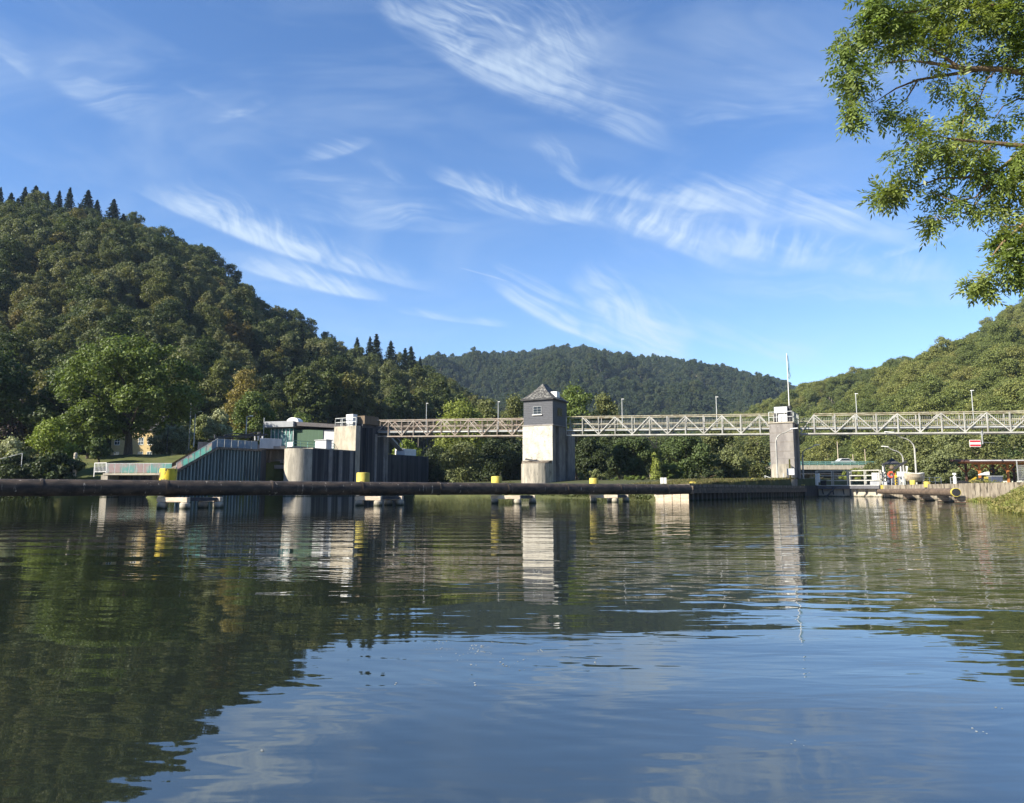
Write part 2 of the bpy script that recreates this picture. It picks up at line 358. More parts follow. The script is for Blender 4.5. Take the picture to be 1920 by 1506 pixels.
M['boathull'] = surf('boat_hull', (.42, .36, .27), (.34, .28, .20), (1, 1, 2), 2, .5)
M['rail'] = surf('green_bridge_rail', (.16, .30, .27), (.12, .24, .22), ns=1, rough=.6)
M['gravel'] = surf('gravel_shore', (.24, .18, .12), (.16, .12, .07), ns=3, rough=1, bump=.05)
# painted fence panels (translucent boards with worn pink and teal patches)
def painted(name, a, b, c, tr):
    m = bpy.data.materials.new(name); m.use_nodes = True; t = NT(m.node_tree); t.n.clear()
    out = t.new('ShaderNodeOutputMaterial'); geo = t.new('ShaderNodeNewGeometry'); pos = geo.outputs['Position']
    k = t.mr(t.noise(t.vscale(pos, (.55, .55, .3)), 1.1, 3), .47, .56)
    col = t.mix(k, (*a, 1), (*b, 1)); col = t.mix(t.mr(t.noise(pos, 2.6, 5), .5, .7), col, (*c, 1))
    d = t.new('ShaderNodeBsdfPrincipled'); t.l.new(col, d.inputs['Base Color']); d.inputs['Roughness'].default_value = .6
    q = t.new('ShaderNodeBsdfTranslucent'); t.l.new(col, q.inputs[0])
    mx = t.new('ShaderNodeMixShader'); mx.inputs[0].default_value = tr
    t.l.new(d.outputs[0], mx.inputs[1]); t.l.new(q.outputs[0], mx.inputs[2]); t.l.new(mx.outputs[0], out.inputs[0]); return m
M['panel'] = painted('painted_panel', (.36, .66, .60), (.70, .56, .53), (.70, .72, .66), .75)
M['panelblue'] = painted('grey_blue_panel', (.14, .22, .30), (.20, .27, .33), (.34, .36, .36), .2)
M['tealglass'] = painted('teal_glass', (.07, .22, .19), (.035, .11, .10), (.16, .34, .29), .1)
# foliage
DK = (.018, .030, .010); 
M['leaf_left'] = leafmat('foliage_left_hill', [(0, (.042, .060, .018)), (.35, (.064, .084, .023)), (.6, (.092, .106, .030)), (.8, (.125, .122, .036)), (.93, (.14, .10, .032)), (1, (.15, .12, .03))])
M['leaf_grey'] = leafmat('foliage_grey_olive', [(0, (.090, .108, .044)), (.5, (.125, .138, .058)), (.85, (.155, .155, .064)), (1, (.16, .15, .05))])
M['leaf_autumn'] = leafmat('foliage_autumn', [(0, (.10, .095, .025)), (.5, (.14, .11, .028)), (1, (.15, .085, .03))])
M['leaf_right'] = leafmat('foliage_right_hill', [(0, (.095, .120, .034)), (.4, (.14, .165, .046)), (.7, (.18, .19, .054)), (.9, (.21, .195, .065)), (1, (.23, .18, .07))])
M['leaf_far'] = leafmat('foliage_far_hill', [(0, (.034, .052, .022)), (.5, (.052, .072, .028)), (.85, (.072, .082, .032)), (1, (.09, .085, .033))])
M['conifer'] = leafmat('conifer_needles', [(0, (.014, .028, .014)), (.6, (.022, .038, .017)), (1, (.035, .048, .02))], trans=.1)
def leaf1(name, c, d=1.35, **k): return leafmat(name, [(0, c), (1, tuple(x * d for x in c))], **k)
M['maple'] = leaf1('maple_leaves', (.088, .118, .028)); M['green2'] = leaf1('dark_leaves', (.062, .086, .028))
M['yellowleaf'] = leaf1('yellow_green_leaves', (.15, .19, .03)); M['silver'] = leaf1('silvery_leaves', (.24, .25, .14), trans=.2)
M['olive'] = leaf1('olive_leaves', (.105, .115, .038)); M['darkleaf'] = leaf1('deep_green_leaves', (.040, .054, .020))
M['copper'] = leaf1('copper_leaves', (.035, .022, .018)); M['ochre'] = leaf1('ochre_leaves', (.16, .13, .035))
M['lime'] = leaf1('lime_green_leaves', (.15, .175, .034)); M['willow'] = leaf1('willow_leaves', (.125, .14, .055))
M['ash'] = leafmat('ash_leaflets', [(0, (.085, .135, .032)), (.5, (.15, .20, .050)), (1, (.23, .255, .07))], var=1.4, trans=.38, nsc=1.1, rough=.4)
M['ashunder'] = M['ash']

# ---------------------------------------------------------------- ground, water
def plane(name, x0, x1, y0, y1, z, mat, nx=1, ny=1):
    mb = MB()
    for i in range(nx):
        for j in range(ny):
            a = x0 + (x1 - x0) * i / nx; b = x0 + (x1 - x0) * (i + 1) / nx; c = y0 + (y1 - y0) * j / ny; d = y0 + (y1 - y0) * (j + 1) / ny
            mb.quad((a, c, z), (b, c, z), (b, d, z), (a, d, z))
    return mb.build(name, mat)
gr = plane('ground', -3500, 3500, -3500, 3500, -2.5, M['bed']); tag(gr, kind='structure')

m, t, b, out = newmat('river_water')
geo = t.new('ShaderNodeNewGeometry'); pos = geo.outputs['Position']
patch = t.mr(t.noise(t.vscale(pos, (.10, .22, 1), (0, 0, .25)), 1.0, 3, .5, .4), .38, .60)
patch2 = t.mr(t.noise(t.vscale(pos, (.22, .5, 1), (0, 0, -.2), (7, 3, 0)), 1.0, 3, .5), .42, .62)
spx = t.new('ShaderNodeSeparateXYZ'); t.l.new(pos, spx.inputs[0])
rightm = t.mr(t.m('ADD', spx.outputs[0], t.m('MULTIPLY', spx.outputs[1], -.12)), -1.5, 2.0)
farm = t.mr(spx.outputs[1], 2.0, 6.0)
def waves(rot, scale, dist, dsc, loc=(0, 0, 0)):
    n = t.new('ShaderNodeTexWave', wave_type='BANDS', bands_direction='Y', wave_profile='SIN')
    t.l.new(t.vscale(pos, (1, 1, 1), (0, 0, rot), loc), n.inputs[0]); n.inputs['Scale'].default_value = scale; n.inputs['Distortion'].default_value = dist
    n.inputs['Detail'].default_value = 1.0; n.inputs['Detail Scale'].default_value = dsc; return n.outputs[1]
w1 = waves(.16, .95, 5.0, .45); w2 = waves(-.28, 1.35, 6.0, .5, (3, 1, 0)); w3 = waves(.05, .30, 3.5, .5, (9, 2, 0)); w4 = waves(.5, 2.6, 7.0, .4)
h1 = t.noise(t.vscale(pos, (.55, 1.5, 1), (0, 0, .12)), 1.15, 2, .5, .3)
h2 = t.noise(t.vscale(pos, (1.5, 5.0, 1), (0, 0, -.1)), 1.6, 2, .5, .3)
amp = t.m('MULTIPLY', t.m('ADD', .15, t.m('MULTIPLY', rightm, .85)), t.m('MULTIPLY', farm, t.m('ADD', .35, patch2)))
hh = t.m('MULTIPLY', h1, 0.0055)
hh = t.m('ADD', hh, t.m('MULTIPLY', w3, 0.0026))
hh = t.m('ADD', hh, t.m('MULTIPLY', t.m('ADD', t.m('MULTIPLY', w1, 0.0024), t.m('MULTIPLY', w2, 0.0013)), amp))
hh = t.m('ADD', hh, t.m('MULTIPLY', t.m('MULTIPLY', h2, 0.0027), t.m('ADD', .25, patch)))
hh = t.m('ADD', hh, t.m('MULTIPLY', t.m('MULTIPLY', w4, 0.0003), patch2))
bp = t.new('ShaderNodeBump'); bp.inputs['Strength'].default_value = 1.0; bp.inputs['Distance'].default_value = 1.0
t.l.new(hh, bp.inputs['Height'])
t.l.new(bp.outputs[0], b.inputs['Normal'])
b.inputs['Base Color'].default_value = (.013, .017, .011, 1); b.inputs['Roughness'].default_value = 0.015; b.inputs['IOR'].default_value = 2.35
M['water'] = m
wt = plane('river_water', -1490, 1490, -570, 1470, 0.0, M['water']); tag(wt, kind='structure')
wt['label'] = 'calm green river surface mirroring the hills and sky'

# ---------------------------------------------------------------- hills
def lerp_pts(pts): 
    xs = [p[0] for p in pts]; return lambda x: np.interp(x, xs, [p[1] for p in pts])
def vnoise(x, y, s, seed):
    rs = np.random.RandomState(seed); T = rs.rand(64, 64); x = np.asarray(x) / s; y = np.asarray(y) / s
    xi = np.floor(x).astype(int); yi = np.floor(y).astype(int); fx = x - xi; fy = y - yi; fx = fx * fx * (3 - 2 * fx); fy = fy * fy * (3 - 2 * fy)
    a = T[xi % 64, yi % 64]; b_ = T[(xi + 1) % 64, yi % 64]; c = T[xi % 64, (yi + 1) % 64]; d = T[(xi + 1) % 64, (yi + 1) % 64]
    return (a * (1 - fx) + b_ * fx) * (1 - fy) + (c * (1 - fx) + d * fx) * fy - .5
class Hill:
    def __init__(s, sky_pts, foot, ridge, zf, treeh, bump, seed, u0, u1, power=0.85):
        s.sky = lerp_pts([(UV(x, y)[0], UV(x, y)[1]) for x, y in sky_pts])
        s.foot = lerp_pts([((x - CX) / F, y) for x, y in foot]); s.ridge = lerp_pts([((x - CX) / F, y) for x, y in ridge])
        s.zf = zf; s.th = treeh; s.bump = bump; s.seed = seed; s.u0 = u0; s.u1 = u1; s.pw = power
    def h(s, X, Y):
        X = np.asarray(X, float); Y = np.asarray(Y, float); u = X / Y
        yf = s.foot(u); yr = s.ridge(u); zr = s.sky(u) * yr + EYE - s.th
        tt = (Y - yf) / (yr - yf); tc_ = np.clip(tt, 0, 1)
        z = s.zf + (zr - s.zf) * tc_ ** s.pw + vnoise(X, Y, 42, s.seed) * s.bump * np.sin(np.clip(tt, 0, 1) * math.pi)
        z = z - np.clip(tt - 1, 0, 9) * (zr - s.zf) * .55
        return np.where(tt < 0, s.zf + tt * 2, z)
    def mesh(s, name, label):
        us = np.linspace(s.u0, s.u1, 70); ts = np.concatenate([np.linspace(-.06, 1.0, 34), np.linspace(1.05, 1.8, 8)])
        vs = []; 
        for u in us:
            yf = float(s.foot(u)); yr = float(s.ridge(u))
            for tt in ts:
                Y = yf + (yr - yf) * tt; X = u * Y; z = float(s.h(X, Y)); vs.append((X, Y, z))
        n = len(ts); fs = [(i * n + j, (i + 1) * n + j, (i + 1) * n + j + 1, i * n + j + 1) for i in range(len(us) - 1) for j in range(n - 1)]
        mb = MB(); mb.v = vs; mb.f = fs
        o = mb.build(name, M['litter']); tag(o, label, kind='structure'); return o
HL = Hill([(-1400, 60), (-500, 265), (-200, 308), (0, 340), (60, 346), (130, 357), (215, 374), (300, 416), (400, 464), (455, 510), (500, 558), (560, 590), (625, 630), (680, 652), (745, 664), (800, 684), (850, 708), (880, 740), (905, 800), (960, 900)],
          [(-1400, 100), (0, 112), (300, 118), (600, 140), (880, 185), (960, 190)], [(-1400, 250), (0, 290), (400, 300), (650, 310), (880, 300), (960, 290)], 4.0, 14, 22, 3, -1.6, 0.0, .9)
HL.mesh('hill', 'steep wooded hill rising on the left of the river')
HC = Hill([(500, 720), (700, 700), (800, 668), (850, 660), (920, 655), (1000, 648), (1050, 642), (1100, 645), (1180, 655), (1260, 664), (1320, 676), (1400, 692), (1450, 703), (1490, 716), (1600, 745), (1800, 790)],
          [(500, 480), (1800, 480)], [(500, 900), (1100, 940), (1800, 900)], 3.0, 17, 70, 5, -.36, .66, .9)
HC.mesh('hill', 'far wooded hill closing the valley in the centre')
HR = Hill([(1290, 850), (1340, 800), (1380, 778), (1430, 748), (1500, 716), (1550, 702), (1600, 690), (1650, 672), (1700, 662), (1780, 640), (1850, 602), (1920, 558), (2300, 400), (3000, 200)],
          [(1290, 215), (1450, 200), (1600, 160), (1750, 118), (1920, 105), (3000, 90)], [(1290, 430), (1500, 420), (1920, 350), (3000, 250)], 2.0, 13.5, 22, 9, .24, 1.5, .95)
HR.mesh('hill', 'sunlit wooded hill rising on the right of the river')

# unseen ridges added behind the camera to block the horizon glow and deepen shade
M['canopy'] = surf('distant_canopy', (.035, .050, .018), (.070, .082, .028), (1, 1, 1), .12, 1, bump=1.5)
RING = []
def ring_h(a, r): 
    k = np.clip((r - 150) / 220, 0, 1); return 1 + (95 + 38 * np.sin(a * 3.1) + 20 * np.sin(a * 7.3 + 1)) * np.sin(k * math.pi / 2) * np.where(np.abs(a - math.pi) < .42, .35, 1) - np.clip(r - 400, 0, 999) * .3
mb = MB(); aa = np.linspace(R(92), R(268), 46); rr_ = [150, 190, 230, 270, 310, 350, 390, 430, 480]
for a in aa:
    for r in rr_:
        x, y = r * math.sin(a), r * math.cos(a); mb.v.append((x, y, float(ring_h(a, r)) + float(vnoise(x + 2000, y + 2000, 30, 6)) * 9))
        if 190 <= r <= 430: RING.append((x, y, mb.v[-1][2], 0))
n = len(rr_); mb.f = [(i * n + j, (i + 1) * n + j, (i + 1) * n + j + 1, i * n + j + 1) for i in range(len(aa) - 1) for j in range(n - 1)]
o = mb.build('hill', M['canopy']); tag(o, 'unseen wooded ridges added behind the viewpoint to block horizon glow', kind='structure')

def banklayer(name, pts_fn, x0, x1, y0, y1, st, mat, label):
    nx = int((x1 - x0) / st) + 1; ny = int((y1 - y0) / st) + 1; mb = MB()
    X, Y = np.meshgrid(np.linspace(x0, x1, nx), np.linspace(y0, y1, ny), indexing='ij'); Z = pts_fn(X, Y)
    mb.v = [(float(a), float(b_), float(c)) for a, b_, c in zip(X.ravel(), Y.ravel(), Z.ravel())]
    mb.f = [(i * ny + j, (i + 1) * ny + j, (i + 1) * ny + j + 1, i * ny + j + 1) for i in range(nx - 1) for j in range(ny - 1)
            if max(Z[i, j], Z[i + 1, j], Z[i + 1, j + 1], Z[i, j + 1]) > -0.5]
    o = mb.build(name, mat); tag(o, label, kind='structure'); o.data.polygons.foreach_set('use_smooth', [True] * len(o.data.polygons)); return o
# key plan points
d30 = (math.sin(R(30)), math.cos(R(30))); p30 = (math.cos(R(30)), -math.sin(R(30)))
W0 = P(330, 900, 70.5); W0 = (W0.x, W0.y); wlen = hit(500, W0, d30); W1 = (W0[0] + d30[0] * wlen, W0[1] + d30[1] * wlen)
def left_bank(X, Y):
    # land lies left of the sheet pile wall line
    side = (X - W0[0]) * p30[0] + (Y - W0[1]) * p30[1]           # >0 : river side
    d = Y - (68.5 + .8 * np.sin(X * .12))
    z = np.interp(d, [-3, 0, 2.5, 9, 18, 60], [-1.2, 0, 1.6, 3.2, 4.9, 5.4]) + vnoise(X, Y, 5, 2) * .25 * np.clip(d / 4, 0, 1)
    slot = (X > -43.5) & (X < -35) & (d < 3.5)
    z = np.where(slot, -1.0, z)
    return np.where(side > -0.15, -2.0, z)
banklayer('river_bank', left_bank, -150, -20, 64, 150, .5, M['grass'], 'grassy left river bank with mown lawn')
A0 = (P(1290, 918, 48.4).x, 48.4); B0 = (P(1507, 918, 72.6).x, 72.6)
lock_d = np.array([B0[0] - A0[0], B0[1] - A0[1]]); lock_d = lock_d / np.linalg.norm(lock_d)
lock_p = np.array([lock_d[1], -lock_d[0]])
E0 = (P(1228, 918, 49.3).x, 49.3)
def island(X, Y):
    s = (X - A0[0]) * lock_p[0] + (Y - A0[1]) * lock_p[1]
    # left shore: from E0 back to the left
    q = np.interp(Y, [40, 49, 55, 62, 70, 78, 84, 90, 200], [60, 9.6, 8.5, 6.5, 3.5, -2, -9, -13, -30])
    d = X - q
    z = np.interp(d, [-2, 0, 1.2, 4, 12, 30], [-1.2, 0.15, .95, 1.15, 1.5, 1.7])
    z = z + np.clip((Y - 60) / 30, 0, 1) * .35 + vnoise(X, Y, 3, 8) * .12
    return np.where((s > -0.25) | (Y < 48.9), -2.0, z)
banklayer('river_bank', island, -45, 75, 46, 230, .8, M['tallgrass'], 'grassy island between weir and lock')
C0 = (P(1656, 918, 66.5).x, 66.5); Wr = (28.6, 44.6)
shore = [(C0[0] + lock_d[0] * 60, C0[1] + lock_d[1] * 60), C0, Wr, (26.5, 39), (21.0, 31.7), (14.1, 19.5), (11.2, 10), (10.2, 0), (10, -30), (10, -60)]
def right_bank(X, Y):
    sx = np.interp(Y, [p[1] for p in shore][::-1], [p[0] for p in shore][::-1])
    soft = np.clip((46 - Y) / 3, 0, 1); d = (X - sx) * .85
    z_soft = np.interp(d, [-2, 0, 1.5, 3.5, 8, 60], [-1, 0, .75, 1.0, 1.12, 1.6]) + vnoise(X, Y, 2, 4) * .15
    z_hard = np.where(d > .35, 1.08, -2.0)
    return np.where(Y > 46, z_hard, z_soft)
banklayer('river_bank', right_bank, 5, 130, -40, 130, .7, M['tallgrass'], 'right river bank with rough grass')
pth = MB(); 
pp = [(33.0, 46.5), (38.3, 66.6), (44, 80), (75, 90), (90, 70), (80, 40), (45, 30), (34, 36)]
pth.prism(pp, 0.9, [1.13 if q[0] < 46 else 1.2 for q in pp]); o = pth.build('path', M['asphalt']); tag(o, 'pale paved quay path on the right bank', kind='structure')
gf = MB(); gf.prism([(-400, 108), (400, 108), (420, 150), (900, 1400), (-900, 1400), (-420, 150)], -1.5, [.4, .4, 3, 3, 3, 3]); o = gf.build('valley_ground', M['litter']); tag(o, 'valley floor beyond the weir and the lock', kind='structure')

# ---------------------------------------------------------------- foliage meshes
def quads_mesh(name, V, mats, Q=None, idx=None):
    n = len(V) // 4; me = bpy.data.meshes.new(name)
    me.vertices.add(len(V)); me.vertices.foreach_set('co', V.astype(np.float32).ravel())
    me.loops.add(n * 4); me.loops.foreach_set('vertex_index', np.arange(n * 4, dtype=np.int32))
    me.polygons.add(n); me.polygons.foreach_set('loop_start', np.arange(0, n * 4, 4, dtype=np.int32))
    for mm in mats: me.materials.append(mm)
    if idx is not None: me.polygons.foreach_set('material_index', idx.astype(np.int32))
    me.update(calc_edges=True); return me
def leaf_quads(C, N, s, rs, asp=.6):
    n = len(C); N = N / np.linalg.norm(N, axis=1, keepdims=True)
    r = rs.normal(size=(n, 3)); T = np.cross(N, r); T /= np.linalg.norm(T, axis=1, keepdims=True) + 1e-9; B = np.cross(N, T)
    s = (s * rs.uniform(.6, 1.35, n))[:, None]
    V = np.stack([C - T * s, C - B * s * asp, C + T * s, C + B * s * asp], axis=1); return V.reshape(-1, 3)
def crown_pts(rs, H, Rr, z0, nl, n, lump=(.24, .42), shape=1.0, squash=.85, open_=0.0):
    """leaf centres+normals of a broadleaf crown between z0 and H with radius Rr"""
    hz = (H - z0) / 2; m = min(Rr, hz)
    lr = rs.uniform(*lump, nl) * m
    tt = (np.arange(nl) + rs.rand(nl)) / nl; rs.shuffle(tt)
    pk = .60 - .16 * shape; ex = math.log(.5) / math.log(max(.2, min(.7, 1 - pk)))
    env = np.sin(np.pi * (1 - (1 - tt) ** (1 / max(.3, ex)) if False else tt ** ex)) ** .62
    # widest at height fraction ~ (1-pk); rounder top, tucked base
    env = np.clip(np.where(tt < 1 - pk, .55 + .45 * np.sin(tt / (1 - pk) * math.pi / 2), np.sqrt(np.clip(1 - ((tt - (1 - pk)) / (pk + .02)) ** (2.0 - .4 * min(shape, 2)), 0, 1))), .05, 1)
    a_ = rs.rand(nl) * 6.283 + np.arange(nl) * 2.4; q = np.where(rs.rand(nl) < .72, rs.uniform(.78, 1.02, nl), rs.uniform(.2, .7, nl))
    rad_ = np.maximum(env * Rr - lr * .85, 0) * q
    LC = np.stack([np.cos(a_) * rad_, np.sin(a_) * rad_, z0 + lr * .6 + tt * (2 * hz - lr * 1.5)], 1)
    w = lr ** 2; w /= w.sum(); li = rs.choice(nl, n, p=w)
    d = rs.normal(size=(n, 3)); d /= np.linalg.norm(d, axis=1, keepdims=True); d[:, 2] = np.where((d[:, 2] < -.2) & (rs.rand(n) < .6), -d[:, 2], d[:, 2])
    rad = lr[li] * (rs.uniform(.55, 1.0, n) ** .5) * rs.uniform(.85, 1.15, n)
    C = LC[li] + d * rad[:, None] * np.array([1, 1, squash])
    k = rs.rand(n) < .20; push = rs.rand(n) ** 2 * lr[li] * .75 * k; C = C + (d * .6 + rs.normal(size=(n, 3)) * .25 + np.array([0, 0, .35])) * push[:, None]
    N = d * 1.0 + rs.normal(size=(n, 3)) * .7 + np.array([0, 0, .35]); return C, N
def trunk_quads(r, h, n=6):
    V = []
    for k in range(n):
        a = 2 * math.pi * k / n; b_ = 2 * math.pi * (k + 1) / n
        V += [(r * math.cos(a), r * math.sin(a), -1), (r * math.cos(b_), r * math.sin(b_), -1), (r * .5 * math.cos(b_), r * .5 * math.sin(b_), h), (r * .5 * math.cos(a), r * .5 * math.sin(a), h)]
    return np.array(V)
def forest_mesh(name, seed, H, Rr, z0, n, s, mat, shape=1.0, nl=26, bark='barkl'):
    rs = np.random.RandomState(seed); C, N = crown_pts(rs, H, Rr, z0, int(nl * 1.8), n, lump=(.13, .34), shape=shape); V = leaf_quads(C, N, s, rs)
    T = trunk_quads(.22, H * .6); idx = np.concatenate([np.zeros(len(V) // 4), np.ones(len(T) // 4)])
    return quads_mesh(name, np.concatenate([V, T]), [mat, M[bark]], idx=idx)
def conifer_mesh(name, seed, H, Rr, z0, n, s, mat):
    rs = np.random.RandomState(seed); t_ = rs.rand(n) ** .75; nb = int(H * 1.6)
    lev = np.round(t_ * nb) / nb; z = z0 + (H - z0) * (1 - lev); a = rs.randint(0, 11, n) * 2 * math.pi / 11 + lev * 40 + rs.normal(size=n) * .12
    rmax = Rr * (lev * .95 + .04) * (1 + .25 * np.sin(lev * 57)) * (.62 + .6 * np.abs(np.sin(a * 3.7 + lev * 31))); r = rmax * rs.rand(n) ** .6
    C = np.stack([np.cos(a) * r, np.sin(a) * r, z - r * .28 + rs.normal(size=n) * .12], 1)
    N = np.stack([np.cos(a) * .4, np.sin(a) * .4, np.ones(n)], 1) + rs.normal(size=(n, 3)) * .4
    V = leaf_quads(C, N, s, rs, .45); T = trunk_quads(.2, H * .97); idx = np.concatenate([np.zeros(len(V) // 4), np.ones(len(T) // 4)])
    return quads_mesh(name, np.concatenate([V, T]), [mat, M['bark']], idx=idx)

PROTO = {}
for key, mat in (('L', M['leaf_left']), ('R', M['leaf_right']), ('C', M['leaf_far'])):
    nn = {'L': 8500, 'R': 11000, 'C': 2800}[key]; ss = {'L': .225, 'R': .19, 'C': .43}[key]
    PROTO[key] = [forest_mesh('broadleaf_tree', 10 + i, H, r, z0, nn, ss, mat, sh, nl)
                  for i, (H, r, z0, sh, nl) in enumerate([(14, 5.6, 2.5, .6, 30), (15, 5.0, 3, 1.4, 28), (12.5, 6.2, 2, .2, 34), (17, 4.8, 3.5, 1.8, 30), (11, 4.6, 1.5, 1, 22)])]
PROTO['B'] = [forest_mesh('feathery_tree', 60, 15, 3.6, 2.5, 6000, .23, M['leaf_grey'], 2.0, 34), forest_mesh('feathery_tree', 61, 13, 4.2, 1.5, 6000, .24, M['leaf_grey'], 1.5, 38),
              forest_mesh('autumn_tree', 62, 11.5, 4.2, 1.5, 5600, .26, M['leaf_autumn'], .8, 26)]
PROTO['T'] = [forest_mesh('slender_tree', 50, 19, 3.6, 10, 4200, .27, M['leaf_left'], 1.0, 22, 'barkm'), forest_mesh('slender_tree', 51, 16, 3.2, 8.5, 3600, .27, M['leaf_left'], 1.0, 20, 'barkm')]
PROTO['K'] = [conifer_mesh('spruce_tree', 40, 17, 3.6, 2, 3800, .34, M['conifer']), conifer_mesh('spruce_tree', 41, 20, 4.2, 5, 4200, .36, M['conifer'])]

def scatter(hill, seed, spacing, u0, u1, ypad=0, tmax=1.12, tmin=0.0):
    rs = np.random.RandomState(seed); out = []; Ymax = max(hill.ridge(u) for u in np.linspace(u0, u1, 9)) * 1.15
    Ymin = min(hill.foot(u) for u in np.linspace(u0, u1, 9)); y = Ymin
    row = 0
    while y < Ymax:
        x = u0 * y + (row % 2) * spacing * .5
        while x < u1 * y:
            X = x + rs.uniform(-.42, .42) * spacing; Y = y + rs.uniform(-.42, .42) * spacing * .8; u = X / Y
            yf = hill.foot(u); yr = hill.ridge(u); tt = (Y - yf) / (yr - yf)
            if tmin <= tt < tmax and u0 < u < u1: out.append((X, Y, float(hill.h(X, Y)), tt))
            x += spacing
        y += spacing * .8; row += 1
    return out
def gn_scatter(name, pts, meshes_src, label, var=None, smin=.5, smax=.98):
    """one countless wood: points with tree instances (geometry nodes)"""
    rs = np.random.RandomState(len(pts)); me = bpy.data.meshes.new(name); me.vertices.add(len(pts)); me.vertices.foreach_set('co', np.array([p[:3] for p in pts], np.float32).ravel())
    a = me.attributes.new('variant', 'INT', 'POINT'); a.data.foreach_set('value', (np.array(var) if var is not None else rs.randint(0, len(meshes_src), len(pts))).astype(np.int32))
    a = me.attributes.new('turn', 'FLOAT_VECTOR', 'POINT'); v = np.zeros((len(pts), 3), np.float32); v[:, 2] = rs.rand(len(pts)) * 6.28; a.data.foreach_set('vector', v.ravel())
    a = me.attributes.new('size', 'FLOAT', 'POINT'); a.data.foreach_set('value', rs.uniform(smin, smax, len(pts)).astype(np.float32))
    o = bpy.data.objects.new(name, me); COL.objects.link(o); tag(o, label, kind='stuff')
    ng = bpy.data.node_groups.new(name, 'GeometryNodeTree'); ng.interface.new_socket('Geometry', in_out='INPUT', socket_type='NodeSocketGeometry'); ng.interface.new_socket('Geometry', in_out='OUTPUT', socket_type='NodeSocketGeometry')
    N = ng.nodes; L = ng.links; i = N.new('NodeGroupInput'); ou = N.new('NodeGroupOutput'); j = N.new('GeometryNodeJoinGeometry')
    def attr(nm, ty): q = N.new('GeometryNodeInputNamedAttribute'); q.data_type = ty; q.inputs[0].default_value = nm; return [s for s in q.outputs if s.enabled][0]
    av = attr('variant', 'INT'); at_ = attr('turn', 'FLOAT_VECTOR'); asz = attr('size', 'FLOAT')
    for k, src in enumerate(meshes_src):
        c = N.new('FunctionNodeCompare'); c.data_type = 'INT'; c.operation = 'EQUAL'
        ins = [s for s in c.inputs if s.enabled]; L.new(av, ins[0]); ins[1].default_value = k
        ip = N.new('GeometryNodeInstanceOnPoints'); oi = N.new('GeometryNodeObjectInfo'); oi.inputs[0].default_value = src; oi.inputs[1].default_value = True; oi.transform_space = 'ORIGINAL'
        L.new(i.outputs[0], ip.inputs['Points']); L.new(c.outputs[0], ip.inputs['Selection']); L.new(oi.outputs['Geometry'], ip.inputs['Instance'])
        L.new(at_, ip.inputs['Rotation']); L.new(asz, ip.inputs['Scale']); L.new(ip.outputs[0], j.inputs[0])
    L.new(j.outputs[0], ou.inputs[0]); md = o.modifiers.new('trees', 'NODES'); md.node_group = ng
    me.materials.append(meshes_src[0].data.materials[0])
    return o
FIRST = {}
def put_tree(key, k, x, y, z, sc, rot, name, label, group):
    me = PROTO[key][k]; o = bpy.data.objects.new(name, me); COL.objects.link(o); o.location = (x, y, z); o.rotation_euler = (0, 0, rot); o.scale = sc
    tag(o, label, 'tree', group); FIRST.setdefault((key, k), o); return o
rs = random.Random(5)
# left hill
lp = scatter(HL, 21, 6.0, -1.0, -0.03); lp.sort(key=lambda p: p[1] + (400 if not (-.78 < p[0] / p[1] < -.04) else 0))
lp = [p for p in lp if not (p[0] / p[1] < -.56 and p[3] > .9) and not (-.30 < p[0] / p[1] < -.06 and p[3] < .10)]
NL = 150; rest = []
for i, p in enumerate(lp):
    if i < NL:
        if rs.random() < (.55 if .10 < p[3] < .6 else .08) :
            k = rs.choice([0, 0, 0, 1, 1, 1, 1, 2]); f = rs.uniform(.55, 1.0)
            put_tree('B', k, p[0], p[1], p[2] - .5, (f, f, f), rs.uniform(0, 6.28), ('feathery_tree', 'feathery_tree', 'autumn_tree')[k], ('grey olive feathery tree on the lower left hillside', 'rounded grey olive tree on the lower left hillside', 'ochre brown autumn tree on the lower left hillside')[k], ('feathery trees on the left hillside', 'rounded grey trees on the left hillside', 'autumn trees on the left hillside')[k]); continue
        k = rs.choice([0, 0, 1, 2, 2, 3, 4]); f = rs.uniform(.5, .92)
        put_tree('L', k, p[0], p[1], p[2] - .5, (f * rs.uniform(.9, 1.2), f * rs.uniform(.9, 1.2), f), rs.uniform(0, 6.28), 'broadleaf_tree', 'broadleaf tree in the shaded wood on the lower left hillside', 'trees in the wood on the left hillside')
    else: rest.append(p)
ri = [p for p in rest]; vi = [(rs.choice([5, 6, 5, 6, 6, 6, 7]) if rs.random() < (.6 if .1 < p[3] < .55 else .12) else rs.choice([0, 1, 2, 3, 4])) for p in ri]
for i in range(34):
    u = -.30 + .24 * (i + rs.uniform(-.3, .3)) / 34; Y = float(HL.foot(u)) + rs.uniform(1, 14); X = u * Y
    put_tree('T', i % 2, X, Y, float(HL.h(X, Y)) - .3, (1, 1, rs.uniform(.8, 1.1)), rs.uniform(0, 6), 'slender_tree', 'slender pale stemmed tree at the dark foot of the left hill', 'slender trees at the foot of the left hill')
# right hill
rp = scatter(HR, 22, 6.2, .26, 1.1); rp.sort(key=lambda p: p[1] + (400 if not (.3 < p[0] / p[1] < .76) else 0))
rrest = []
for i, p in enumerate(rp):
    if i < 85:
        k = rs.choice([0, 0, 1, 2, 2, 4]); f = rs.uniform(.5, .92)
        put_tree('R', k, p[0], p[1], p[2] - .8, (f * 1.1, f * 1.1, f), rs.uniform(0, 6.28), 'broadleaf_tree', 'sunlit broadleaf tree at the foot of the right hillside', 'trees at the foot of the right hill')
    else: rrest.append(p)
